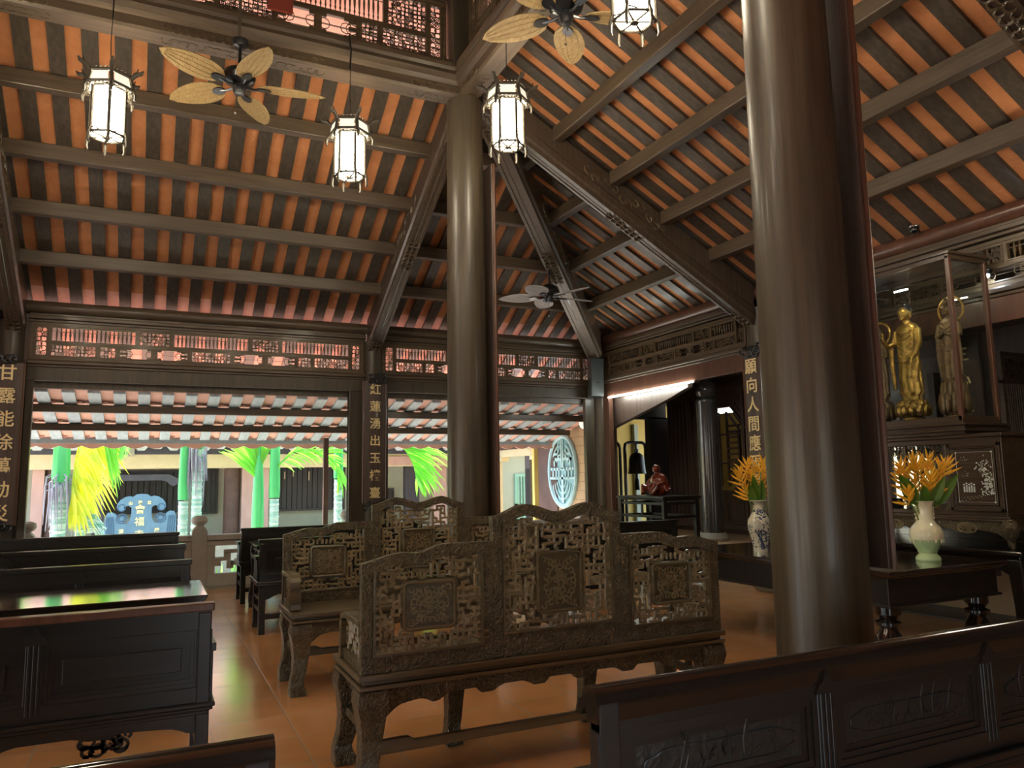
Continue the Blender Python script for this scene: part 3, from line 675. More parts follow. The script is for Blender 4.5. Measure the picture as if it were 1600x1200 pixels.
# grey portal framing the plaque
t = thing('portal_frame', 'grey purple portal with curved brackets round the blue plaque', 'frame', (-.2, 17.9, -.5))
m = MB().box(-1.06, -.86, 17.9, 18.05, -.5, 1.45); m.build('pillar', PURP, t); m = MB().box(.53, .66, 17.9, 18.05, -.5, 1.45); m.build('pillar', PURP, t)
m = MB().prism([(-1.06, 1.45), (-.88, 1.45), (-.84, 1.40), (-.78, 1.42), (-.70, 1.50), (-.6, 1.53), (.2, 1.53), (.31, 1.50), (.39, 1.42), (.45, 1.40), (.52, 1.45), (.66, 1.45), (.66, 1.52), (.5, 1.58), (.36, 1.66), (-.72, 1.66), (-.9, 1.58), (-1.06, 1.52)], 17.88, 18.05); m.build('arched_head', PURP, t, bevel=.01)
# blue scrolled plaque with lettering
def text_mesh(body, size, ext=.004, bold=0):
    cu = bpy.data.curves.new('t', 'FONT'); cu.body = body; cu.size = size; cu.extrude = ext; cu.offset = bold; cu.align_x = 'CENTER'; cu.align_y = 'CENTER'; cu.resolution_u = 3
    o = bpy.data.objects.new('t', cu); C.objects.link(o); dg = bpy.context.evaluated_depsgraph_get(); me = bpy.data.meshes.new_from_object(o.evaluated_get(dg)); me = me.copy()
    bpy.data.objects.remove(o); return me
def letter(body, size, loc, rot, mat_, parent, name='character', ext=.004, bold=.002):
    me = text_mesh(body, size, ext, bold); me.transform(Matrix.Translation(-Vector(parent['_o']) + Vector(loc)) @ rot)
    me.materials.clear(); me.materials.append(mat_); o = bpy.data.objects.new(name, me); C.objects.link(o); o.parent = parent; o['_o'] = tuple(parent['_o']); return o
RY = Matrix.Rotation(PI / 2, 4, 'X')                                    # text facing -y
RX = Matrix.Rotation(-PI / 2, 4, 'Z') @ Matrix.Rotation(PI / 2, 4, 'X') # text facing -x
t = thing('plaque', 'blue grey scrolled plaque with small gilt characters in the courtyard', 'plaque', (-.15, 17.6, .1))
ctr = -.15
half = [(.0, 1.26), (.10, 1.25), (.17, 1.20), (.22, 1.22), (.31, 1.20), (.40, 1.14), (.45, 1.06), (.46, .98), (.42, .92), (.35, .91), (.31, .95), (.33, .99), (.25, 1.02), (.19, .98), (.19, .86), (.21, .74), (.26, .66), (.31, .66), (.33, .70), (.31, .76), (.27, .76), (.30, .82), (.36, .83), (.43, .78), (.47, .86), (.54, .90), (.62, .89), (.66, .80), (.67, .60), (.66, .38), (.5, .2), (0, .14)]
pl = [(ctr + a, b) for a, b in half] + [(ctr - a, b) for a, b in half[::-1][1:-1]]
m = MB().prism(pl, 17.6, 17.66); m.build('board', BLUEP, t, bevel=.012)
for s_ in (-1, 1):
    m = MB()
    for r_ in (.10, .055): m.ring((ctr + s_ * .36, 17.6, .76), r_, .012, 'y', 12, 5)
    m.ring((ctr + s_ * .37, 17.6, .98), .07, .012, 'y', 12, 5)
    for k in range(4): m.tube([(ctr + s_ * (.50 + .04 * k), 17.6, .45), (ctr + s_ * (.51 + .04 * k), 17.6, .68), (ctr + s_ * (.53 + .035 * k), 17.6, .80)], .012, 5)
    m.build('scroll_relief', BLUED, t, smooth=True)
for body, sz, px, pz in (('山', .075, -.21, 1.07), ('巖', .075, -.03, 1.08), ('雲', .075, .14, 1.07), ('會', .2, -.03, .93), ('福', .19, -.03, .68), ('寺', .19, -.03, .42), ('清', .1, -.36, .5), ('康', .1, .3, .5)):
    letter(body, sz, (ctr + px, 17.59, pz), RY, GOLD, t)

# ================================================================ wing wall on the right of the courtyard (x = 7.4)
WXX = 7.4
m = MB().box(WXX, WXX + .12, 11.45, 13.45, -.5, 3.3); struct(m, 'wall_wing', BRICK)
m = MB().box(WXX, WXX + .25, 13.75, 14.25, -.5, 2.6); m.box(WXX - .02, WXX + .25, 14.25, 17.4, 2.10, 2.6); m.box(WXX - .03, WXX + .25, 13.45, 14.25, -.5, 2.62); struct(m, 'wall_wing', BROWNP)
m = MB().box(WXX + .02, WXX + .2, 14.25, 17.0, 1.94, 2.12); m.box(WXX + .02, WXX + .2, 14.25, 14.5, -.5, 1.95); m.box(WXX + .02, WXX + .2, 16.55, 16.8, -.5, 1.95); m.box(WXX + .02, WXX + .2, 14.5, 14.75, 1.84, 1.95); m.box(WXX + .02, WXX + .2, 16.2, 16.6, 1.84, 1.95); struct(m, 'door_5', CREAM)
m = MB().box(WXX + 2.4, WXX + 2.5, 14.2, 21, -.5, 2.6); m.box(WXX + .2, WXX + 2.5, 17.5, 17.6, -.5, 2.6); struct(m, 'wall_passage', GRNW)
m = MB().box(WXX + .6, WXX + .85, 15.9, 16.15, -.5, 2.2); tag(m.build('dark_pillar', DARKP), 'black pillar inside the wing doorway', 'pillar')
t = thing('shutter_door', 'pale teal slatted door inside the wing doorway', 'door', (WXX + 2.36, 17.6, -.4))
m = MB().frame(WXX + .95, WXX + 1.5, -.4, 1.55, 17.44, 17.5, .07)
m.box(WXX + .95, WXX + 1.5, 17.44, 17.5, .7, .8); m.build('door_frame', TEAL, t)
m = MB()
for i in range(5): m.box(WXX + 1.03 + .08 * i, WXX + 1.075 + .08 * i, 17.45, 17.49, .8, 1.48)
m.box(WXX + 1.02, WXX + 1.43, 17.455, 17.48, -.33, .7); m.build('slats', TEAL, t)
m = MB().quadpr((6.45, 11.9, 2.42), (WXX, 11.9, 2.72), (WXX, 17.6, 2.72), (6.45, 17.6, 2.42), (0, 0, .05)); struct(m, 'ceiling', GREYW)
m = MB()
t = thing('eave_bracket', 'pale curved bracket under the eave by the wing doorway', 'bracket', (WXX, 14.9, 2.3))
m = MB().tube([(WXX - .02, 14.6, 2.12), (WXX - .12, 14.75, 2.12), (WXX - .2, 14.9, 2.22), (WXX - .38, 15.0, 2.26), (WXX - .5, 15.15, 2.36)], .04, 8); m.build('scroll', PSTONE, t, smooth=True)
# round shou lattice window
t = thing('round_lattice_window', 'pale blue round lattice window with fret pattern in the brick wing wall', 'window', (WXX - .02, 13.05, .83))
cy, cz, RR, OV = 13.20, 1.57, .69, .79
OVM = Matrix.Translation((0, cy, 0)) @ Matrix.Diagonal((1, OV, 1, 1)) @ Matrix.Translation((0, -cy, 0))
m = MB(); m.m = OVM; m.ring((WXX - .02, cy, cz), RR, .05, 'x', 40, 8); m.build('rim', MED, t, smooth=True)
m = MB(); m.m = OVM; m.prism([(cy + RR * .99 * math.cos(a), cz + RR * .99 * math.sin(a)) for a in lim(0, 2 * PI, 40)[:-1]], WXX - .012, WXX - .002, 'x'); m.build('backing', mat('pale blue wall disc', (.24, .42, .46), .8), t)
m = MB(); m.m = OVM
def mb_(y0, y1, z0, z1): m.box(WXX - .045, WXX - .012, cy + y0 * RR, cy + y1 * RR, cz + z0 * RR, cz + z1 * RR)
for s_ in (1, -1):
    mb_(s_ * .02, s_ * .10, .05, .92); mb_(s_ * .10, s_ * .62, .30, .38); mb_(s_ * .54, s_ * .62, .14, .38); mb_(s_ * .22, s_ * .30, .38, .62); mb_(s_ * .22, s_ * .62, .46, .52)
    mb_(0, s_ * .85, .02, .10); mb_(s_ * .2, s_ * .27, -.22, .10); mb_(s_ * .42, s_ * .49, -.22, .10); mb_(s_ * .65, s_ * .72, -.2, .10); mb_(0, s_ * .92, -.24, -.17); mb_(0, s_ * .08, -.9, -.1)
    for rr in (.25, .42, .58, .74): m.ring((WXX - .03, cy, cz - .15), rr * RR, .018, 'x', 12, 4, -PI / 2 if s_ > 0 else -PI + .25, -.25 if s_ > 0 else -PI / 2)
    for rr in (.5, .78): m.ring((WXX - .03, cy, cz), rr * RR, .02, 'x', 10, 4, (.55 if s_ > 0 else 1.85), (1.3 if s_ > 0 else 2.6))
m.build('fret_pattern', MED, t)
m = MB().ell((WXX - .12, 12.2, 2.45), (.08, .08, .11), 12, 8); tag(m.build('wall_lamp', MILK, smooth=True), 'small pale lamp under the eave beside the brick wall', 'lamp')

# ================================================================ palms
def frond(name, p0, d, L, droop, n_, lw, parent, mt, seed, w0=.5, curl=0., ll=.55, r=.016):
    rnd = random.Random(seed); d = Vector(d).normalized(); pts = []; p = Vector(p0); v = d.copy()
    N = 16
    for i in range(N + 1):
        pts.append(tuple(p)); v = (v + Vector((0, 0, -droop / N * (1 + i / N)))).normalized(); p = p + v * (L / N)
    m = MB(); m.tube(pts, [r * (1 - .8 * i / N) for i in range(N + 1)], 5)
    P = [Vector(a) for a in pts]
    for i in range(n_):
        f = .12 + .86 * i / (n_ - 1); k = min(int(f * N), N - 1); a = P[k].lerp(P[k + 1], f * N - k); t_ = (P[k + 1] - P[k]).normalized()
        s0 = t_.cross(Vector((0, 0, 1))); s0 = s0.normalized() if s0.length > .05 else Vector((1, 0, 0)); up = s0.cross(t_)
        for sg in (-1, 1):
            ln = ll * (math.sin(PI * min(1, f * .9 + .12)) ** .6) * rnd.uniform(.85, 1.1)
            dr = (s0 * sg * .8 + t_ * (.75 + rnd.uniform(-.1, .1)) + Vector((0, 0, -.45 - curl + rnd.uniform(-.15, .1)))).normalized()
            wv = t_.cross(dr).cross(dr).normalized() * lw
            mid = a + dr * ln * .5 + Vector((0, 0, .02)); tip = a + dr * ln + Vector((0, 0, -.18 * ln - curl * .2))
            th = dr.cross(wv).normalized() * .002
            m.add([tuple(a + wv * .4), tuple(mid + wv), tuple(tip), tuple(mid - wv), tuple(a - wv * .4), tuple(mid + th)], [(0, 1, 5), (1, 2, 5), (2, 3, 5), (3, 4, 5), (4, 0, 5)])
    return m.build(name, mt, parent)
def fan_frond(p0, path, vecs, n_, wd, parent, mt, y, seed):
    '''midrib along path (x, z) with long blades; vecs = lists of blade vectors interpolated along it'''
    rnd = random.Random(seed); m = MB()
    def ip(L, f):
        k = min(int(f * (len(L) - 1)), len(L) - 2); u = f * (len(L) - 1) - k; return (L[k][0] * (1 - u) + L[k + 1][0] * u, L[k][1] * (1 - u) + L[k + 1][1] * u)
    pts = [tuple(p0)] + [(a, y, b) for a, b in (ip(path, f) for f in lim(0, 1, 10))]; m.tube(pts, [.022] + [.018 - .0013 * i for i in range(len(pts) - 1)], 6)
    for V in vecs:
        for i in range(n_):
            f = i / (n_ - 1); a, b = ip(path, f); dx, dz = ip(V, f); k = rnd.uniform(.85, 1.08); dy = rnd.uniform(-.22, .22)
            A = Vector((a, y, b)); T_ = A + Vector((dx * k, dy, dz * k)); d = (T_ - A); L = d.length; s_ = d.cross(Vector((0, 1, .2))).normalized() * wd * rnd.uniform(.7, 1.1)
            M1 = A + d * .35 + Vector((0, 0, .05 * L)); M2 = A + d * .7 + Vector((0, 0, .05 * L)); T_ = T_ - Vector((0, 0, .05 * L)); nn = Vector((0, .012, 0))
            m.add([tuple(A + s_ * .3), tuple(M1 + s_), tuple(M2 + s_ * .8), tuple(T_), tuple(M2 - s_ * .8), tuple(M1 - s_), tuple(A - s_ * .3), tuple(M1 + nn), tuple(M2 + nn)],
                  [(0, 1, 7), (1, 2, 8, 7), (2, 3, 8), (3, 4, 8), (4, 5, 7, 8), (5, 6, 7), (6, 0, 7)])
    return m.build('frond', mt, parent)
def palm(x, y, r, zs, ztop, label, fr, husk=0, shaft_r=None):
    t = thing('palm_tree', label, 'palm', (x, y, -.45), 'slender palms in the courtyard')
    rnd = random.Random(int(x * 100)); prof = []; z = -.45
    while z < zs:
        prof += [(r * 1.06, z), (r * .95, z + .018), (r * .97, z + .075), (r * 1.0, z + .095)]; z += .115
    MB().lathe(prof, (x, y, 0), 20).build('ringed_trunk', TRUNK, t, smooth=True)
    R2 = shaft_r or r * 1.05
    MB().lathe([(R2 * 1.05, z), (R2 * 1.12, z + .15), (R2, (z + ztop) / 2), (R2 * .72, ztop), (R2 * .5, ztop + .3)], (x, y, 0), 18).build('crownshaft', SHAFT, t, smooth=True)
    if husk:
        m = MB()
        for i in range(husk):
            a = rnd.uniform(0, 2 * PI); zz = zs + rnd.uniform(-.1, .25); q = r * rnd.uniform(1.1, 1.9)
            pts = [(x + r * math.cos(a), y + r * math.sin(a), zz), (x + q * math.cos(a), y + q * math.sin(a), zz - .05), (x + q * 1.1 * math.cos(a + .2), y + q * 1.1 * math.sin(a + .2), zz - rnd.uniform(.4, .9))]
            m.tube(pts, [.012, .016, .004], 4)
        m.build('dry_husk', HUSK, t)
    for i, (p0, d, L, dr, mt, ll, cu) in enumerate(fr): frond('frond', p0, d, L, dr, 46, .020, t, mt, i + int(abs(x) * 10), curl=cu, ll=ll)
    return t
palm(-1.39, 15.0, .118, 1.45, 2.9, 'thickest palm at the left with dry grey fibre round its trunk', [((-1.39, 15, 2.75), (.6, .1, .5), 1.8, 1.6, LEAF, .6, .2), ((-1.39, 15, 2.5), (-.8, -.05, .3), 1.2, 2.2, LEAF, .5, .3)], husk=46, shaft_r=.125)
PY = palm(-1.07, 15.1, .075, .9, 2.9, 'thin palm with a big hanging yellow green frond', [])
palm(.545, 15.0, .082, 1.05, 2.7, 'left of the two palms right behind the balustrade knob, smooth bright green above its rings', [((.55, 15, 2.7), (-.8, -.3, .4), 1.6, 1.8, LEAF, .5, .2)])
palm(.76, 14.9, .088, 2.0, 2.8, 'ringed palm with grey fibre at its top, right behind the balustrade knob', [((.76, 14.9, 2.75), (.4, -.6, .5), 1.4, 1.6, LEAF, .5, .2)], husk=40)
PF = palm(1.83, 15.0, .095, .55, 1.95, 'smooth green palm whose fronds fork low in the middle of the wide opening', [])
PS = palm(2.11, 14.9, .085, 1.15, 2.9, 'ringed palm just right of the forked palm', [])
palm(3.33, 15.0, .08, 1.5, 2.9, 'palm at the right edge of the wide opening beside the brown post', [((3.3, 15, 2.7), (-.6, -.4, .3), 1.3, 1.6, LEAF, .5, .2)])
PR_ = palm(3.75, 14.6, .085, 1.6, 3.0, 'palm hidden by the character board with one big frond drooping into the right opening', [])
fan_frond((-1.07, 15.05, 2.45), [(-1.02, 2.62), (-1.10, 2.3), (-1.17, 1.9), (-1.2, 1.5), (-1.2, 1.15)], [[(.75, -.55), (.70, -.78), (.60, -.85), (.42, -.75), (.18, -.55)], [(.45, -.75), (.42, -.95), (.30, -.95), (.15, -.8), (-.02, -.5)]], 24, .032, PY, LEAFY, 14.85, 3)
fan_frond((-1.0, 15.05, 2.6), [(-.9, 2.75), (-.8, 2.5), (-.75, 2.25)], [[(.5, -.3), (.35, -.8), (.2, -1.05)]], 16, .03, PY, LEAF, 14.75, 5)
fan_frond((1.83, 15.0, 1.5), [(1.83, 1.50), (1.84, 1.62), (1.85, 1.72)], [[(-.80, .62), (-.62, .85), (-.35, 1.0)], [(-.2, 1.0), (.1, 1.0), (.38, .85)]], 15, .040, PF, LEAF, 14.97, 7)
fan_frond((2.12, 14.9, 1.6), [(2.19, 1.80), (2.42, 2.02), (2.70, 2.08), (3.0, 2.0), (3.22, 1.80), (3.33, 1.50)], [[(.5, .45), (.5, .35), (.45, .2), (.4, 0), (.25, -.25), (.1, -.35)], [(.30, -.15), (.42, -.22), (.45, -.3), (.35, -.42), (.15, -.45), (-.05, -.4)]], 24, .026, PS, LEAF, 14.8, 9)
fan_frond((3.75, 14.55, 2.35), [(4.05, 2.32), (4.29, 2.21), (4.55, 2.03), (4.70, 1.78), (4.77, 1.50)], [[(.9, .12), (.92, -.12), (.78, -.42), (.45, -.62), (.02, -.42)], [(.8, .3), (1.0, .05), (.95, -.25), (.62, -.55), (.15, -.45)]], 24, .036, PR_, LEAF, 14.5, 11)
# fruit stalk beside the thin palm
m = MB(); rnd = random.Random(4)
for i in range(16):
    a = rnd.uniform(-1.2, 1.2); pts = [(-.95, 14.95, .95 - .02 * i), (-.88 + .05 * math.cos(a), 14.9, .96 - .02 * i), (-.72 + .06 * rnd.random(), 14.85 + .1 * math.sin(a), .80 - .03 * i)]
    m.tube(pts, .012, 5); m.ell(pts[2], .02, 6, 4)
tag(m.build('palm_fruit_stalk', TRUNK, smooth=True), 'pale green branching fruit stalk beside the thin palm', 'plant')
rnd = random.Random(8)
for (bx, by, lab) in ((1.0, 12.6, 'low leafy shrub showing through the left fret of the balustrade'), (2.6, 12.9, 'low leafy shrub showing through the right fret of the balustrade')):
    m = MB()
    for i in range(60):
        a = rnd.uniform(0, 2 * PI); e = rnd.uniform(.2, 1.2); d = Vector((math.cos(a) * math.cos(e), math.sin(a) * math.cos(e), math.sin(e))); p = Vector((bx, by, -.45)) + d * .3; q = p + d * rnd.uniform(.25, .75)
        s_ = d.cross(Vector((0, 0, 1))).normalized() * .03; md = (p + q) / 2
        m.add([tuple(p), tuple(md + s_), tuple(q), tuple(md - s_)], [(0, 1, 2, 3)])
    tag(m.build('shrub', LEAF), lab, 'plant')

# ================================================================ carved benches
def fret(m, x0, x1, z0, z1, y, seed, ex=None, cell=.034, t=.0105, ztop=None, ax='x'):
    """openwork of short crossing bars, hooks and rings; ex = solid rectangle to leave free"""
    rnd = random.Random(seed); nx = max(2, round((x1 - x0) / cell)); nz = max(2, round((z1 - z0) / cell))
    P = lambda a, z: (a, y, z) if ax == 'x' else (y, a, z)
    gx = [x0 + (x1 - x0) * i / nx for i in range(nx + 1)]; gz = [z0 + (z1 - z0) * j / nz for j in range(nz + 1)]
    def ok(a, z):
        if ex and ex[0] < a < ex[1] and ex[2] < z < ex[3]: return False
        return not (ztop and z > ztop(a) - .01)
    for i in range(nx + 1):
        for j in range(nz + 1):
            a, z = gx[i], gz[j]
            if not ok(a, z): continue
            if i < nx and rnd.random() < .62:
                b = gx[i + 1] if ok(gx[i + 1], z) else a
                if b > a: k = rnd.uniform(-.006, .006); m.tube([P(a, z), P((a + b) / 2, z + k), P(b, z)], t * rnd.uniform(.8, 1.15), 5, cap=False)
            if j < nz and rnd.random() < .62 and ok(a, gz[j + 1]):
                k = rnd.uniform(-.006, .006); m.tube([P(a, z), P(a + k, (z + gz[j + 1]) / 2), P(a, gz[j + 1])], t * rnd.uniform(.8, 1.15), 5, cap=False)
            if rnd.random() < .30:
                g = rnd.random() * 6; c = P(a + cell / 2, z + cell / 2)
                if ok(a + cell / 2, z + cell / 2) and i < nx and j < nz: m.ring(c, cell * .42, t, 'y' if ax == 'x' else 'x', 8, 5, g, g + 4.4)
def cab_leg(m, x, y, sx, sy, zt, w=.05, foot=.0):
    """cabriole leg with square section bowing outwards to a hoof foot"""
    K = [(zt, 0, 1.25), (zt - .06, .004, 1.35), (zt * .72, 0, 1.12), (zt * .52, .002, .92), (zt * .34, .012, .84), (zt * .2, .030, .80), (.07, .030, .86), (.04, .022, 1.0), (.0, .022, 1.0)]
    vs = []; fs = []
    for z, o, k in K:
        cx, cy, h = x + sx * o, y + sy * o, w * k / 1
        vs += [(cx - h, cy - h, z), (cx + h, cy - h, z), (cx + h, cy + h, z), (cx - h, cy + h, z)]
    n_ = len(K)
    for i in range(n_ - 1):
        for k in range(4): fs.append((i * 4 + k, i * 4 + (k + 1) % 4, i * 4 + 4 + (k + 1) % 4, i * 4 + 4 + k))
    fs += [(0, 1, 2, 3), tuple(range(4 * n_ - 4, 4 * n_))]
    m.add(vs, fs)
def apron(m, a0, a1, c, z1, d, ax='x', t=.02, lobes=5):
    pts = [(a0, z1), (a1, z1)]; L = a1 - a0; N = 60
    for i in range(N + 1):
        f = 1 - i / N; u = abs(f - .5) * 2
        z = d * (.45 + .4 * (u ** 6)); b = math.cos(f * 2 * PI * lobes) ; z += d * (.22 if b > .55 else (.08 if b > 0 else 0))
        pts.append((a0 + L * f, z1 - z))
    m.prism(pts, c - t, c + t, 'y' if ax == 'x' else 'x')
def carved_bench(label):
    L = 2.14; D = .52
    t = thing('carved_bench', label, 'bench', (0, 0, 0), 'openwork carved benches')
    # legs
    for (x, y, sx, sy) in ((.06, .06, -1, -1), (L - .06, .06, 1, -1), (.06, D - .04, -1, 1), (L - .06, D - .04, 1, 1), (L * .3, D - .04, 0, 1), (L * .7, D - .04, 0, 1)):
        m = MB(); cab_leg(m, x, y, sx, sy, .47, .048 if 0 < x - .1 < L - .3 and x not in (L - .06,) else .055); m.build('leg', CARV, t, bevel=.006)
    m = MB(); apron(m, .1, L - .1, .035, .475, .13, lobes=7); m.build('apron', CARV, t, bevel=.004)
    m = MB(); apron(m, .1, L - .1, D - .02, .475, .13, lobes=7); m.build('apron', CARV, t, bevel=.004)
    for x in (.05, L - .05):
        m = MB(); apron(m, .1, D - .08, x, .475, .10, 'y', lobes=3); m.box(x - .018, x + .018, .09, D - .07, .255, .30); m.box(x - .015, x + .015, D / 2 - .02, D / 2 + .02, .30, .37)
        m.build('side_stretcher', CARV, t, bevel=.004)
    m = MB(); m.prism([(.1, .225), (.25, .225), (.28, .205), (L - .28, .205), (L - .25, .225), (L - .1, .225), (L - .1, .16), (.1, .16)], .05, .085); m.build('stretcher', SMW, t, bevel=.004)
    # seat
    m = MB(); m.box(-.01, L + .01, -.02, D + .02, .475, .495); m.box(.01, L - .01, 0, D, .495, .515); m.box(-.015, L + .015, -.02, D + .025, .515, .545); m.build('seat', SMW, t, bevel=.006)
    # back
    yb0, yb1 = .0, .045; zb_ = .545
    xc0, xc1 = .68, 1.46
    def top_side(f):   # f 0 outer .. 1 inner
        return 1.055 + .075 * min(1, max(0, (f - .06) / .5)) ** 1.3 + .020 * math.sin(min(1, f / .42) * PI) - .012 * math.sin(min(1, max(0, (f - .3) / .3)) * PI)
    def top_mid(f): return 1.255 + .055 * (math.sin(f * 2 * PI * 1.0 - PI / 2 + 0) ** 2 * 0 + (.5 - .5 * math.cos(f * 4 * PI)) * (.92 if .25 < f < .75 else 1)) + (.012 if .2 < f < .8 else 0) * math.sin((f - .2) / .6 * PI)
    def panel(x0, x1, topf, seed, med, zlow=.62):
        N = 28; bw = .055
        m = MB(); up = [(x0 + (x1 - x0) * i / N, topf(i / N)) for i in range(N + 1)]
        lo = [(max(x0 + bw * .0, min(x1, a)), b - .06) for a, b in up]
        for i in range(N): m.quadpr((up[i][0], yb0 - .004, lo[i][1]), (up[i + 1][0], yb0 - .004, lo[i + 1][1]), (up[i + 1][0], yb0 - .004, up[i + 1][1]), (up[i][0], yb0 - .004, up[i][1]), (0, yb1 - yb0 + .008, 0))
        m.build('top_rail', CARV, t)
        m = MB(); m.box(x0, x0 + bw, yb0, yb1, zb_, topf(0) - .05); m.box(x1 - bw, x1, yb0, yb1, zb_, topf(1) - .05); m.box(x0 + bw, x1 - bw, yb0, yb1, zb_, zlow)
        m.build('back_frame', CARV, t, bevel=.004)
        m = MB(); e = .012; X0, X1 = x0 + bw, x1 - bw          # thin inner moulding
        m.box(X0, X0 + e, yb0 - .006, yb1 + .006, zlow, topf(.12) - .06); m.box(X1 - e, X1, yb0 - .006, yb1 + .006, zlow, topf(.88) - .06); m.box(X0, X1, yb0 - .006, yb1 + .006, zlow, zlow + e)
        m.build('moulding', SMW, t)
        cx = (x0 + x1) / 2 ; (mw_, mh, mz) = med
        ex = (cx - mw_ / 2, cx + mw_ / 2, mz - mh / 2, mz + mh / 2)
        f = MB(); fret(f, X0 + .004, X1 - .004, zlow + .01, topf(.5) + .0, .022, seed, ex, ztop=lambda a: topf((a - x0) / (x1 - x0)) - .055)
        f.build('openwork', FRET, t, smooth=True)
        # centre tablet with raised border, wreath and corner sprays
        m = MB(); r = .022; a0, a1, b0, b1 = ex
        outl = []
        for (qx, qz, s0) in ((a1 - r, b1 - r, 0), (a0 + r, b1 - r, PI / 2), (a0 + r, b0 + r, PI), (a1 - r, b0 + r, 1.5 * PI)): outl += [(qx + r * math.cos(a), qz + r * math.sin(a)) for a in lim(s0, s0 + PI / 2, 5)]
        m.prism(outl, .010, .034); tb = m.build('tablet', SMW, t)
        m = MB()
        for yy in (.006, .038): m.tube([(a, yy, b) for a, b in outl], .010, 6, closed=True)
        m.build('tablet_border', SMW, tb, smooth=True)
        rnd = random.Random(seed)
        for yy in (.006, .038):
            m = MB()
            ra, rb = mw_ * .32, mh * .33
            for i in range(22):
                a = 2 * PI * i / 22; g = rnd.random() * 6; m.ring((cx + ra * math.cos(a), yy, mz + rb * math.sin(a)), .015, .005, 'y', 7, 4, g, g + 4.5)
            for i in range(26):
                a = rnd.random() * 2 * PI; q = rnd.random() ** .5 * .75; g = rnd.random() * 6
                m.ring((cx + ra * q * math.cos(a), yy, mz + rb * q * math.sin(a)), .016, .005, 'y', 7, 4, g, g + 3.5)
            for sx in (-1, 1):
                for sz in (-1, 1):
                    for k in range(3): g = rnd.random() * 6; m.ring((cx + sx * (mw_ / 2 - .035 - .02 * k), yy, mz + sz * (mh / 2 - .03 - .008 * k)), .014, .005, 'y', 7, 4, g, g + 4)
            m.build('tablet_carving', FRET, tb, smooth=True)
    panel(0.0, xc0, lambda f: top_side(f), 11, (.26, .22, .84))
    panel(xc0, xc1, lambda f: top_mid(f), 12, (.26, .30, .90), .66)
    panel(xc1, L, lambda f: top_side(1 - f), 13, (.26, .22, .84))
    # arms
    for x, sg in ((.03, -1), (L - .03, 1)):
        m = MB(); m.box(x - .022, x + .022, .045, .40, .545, .60); m.box(x - .018, x + .018, .045, .075, .6, .76); m.build('arm_frame', CARV, t, bevel=.004)
        f = MB(); fret(f, .075, .40, .60, .765, x, 5 + sg, None, ax='y'); f.build('arm_openwork', FRET, t, smooth=True)
        m = MB(); path = [(.04, .79), (.20, .795), (.34, .79), (.40, .775), (.425, .74), (.43, .69), (.432, .60), (.432, .548)]
        for i in range(len(path) - 1):
            (a, b), (c, d) = path[i], path[i + 1]; n_ = Vector((c - a, d - b)).normalized(); q = Vector((n_.y, -n_.x)) * .03
            if n_.x < .1: q = Vector((-.035, 0))
            m.quadpr((x - .04, a, b), (x - .04, c, d), (x - .04, c + (q.x if i > 2 else 0), d + (q.y if i <= 2 else 0)), (x - .04, a + (q.x if i > 2 else 0), b + (q.y if i <= 2 else 0)), (.08, 0, 0))
        m.build('arm_rest', SMW, t, bevel=.006)
    return t
b1 = carved_bench('larger carved openwork bench in the centre foreground, its back towards the camera')
b1.location = (.92, 3.62, 0)
b2 = dup(b1, (3.06, 6.02, 0), PI, 'smaller looking carved openwork bench in front of the middle column, facing the camera')

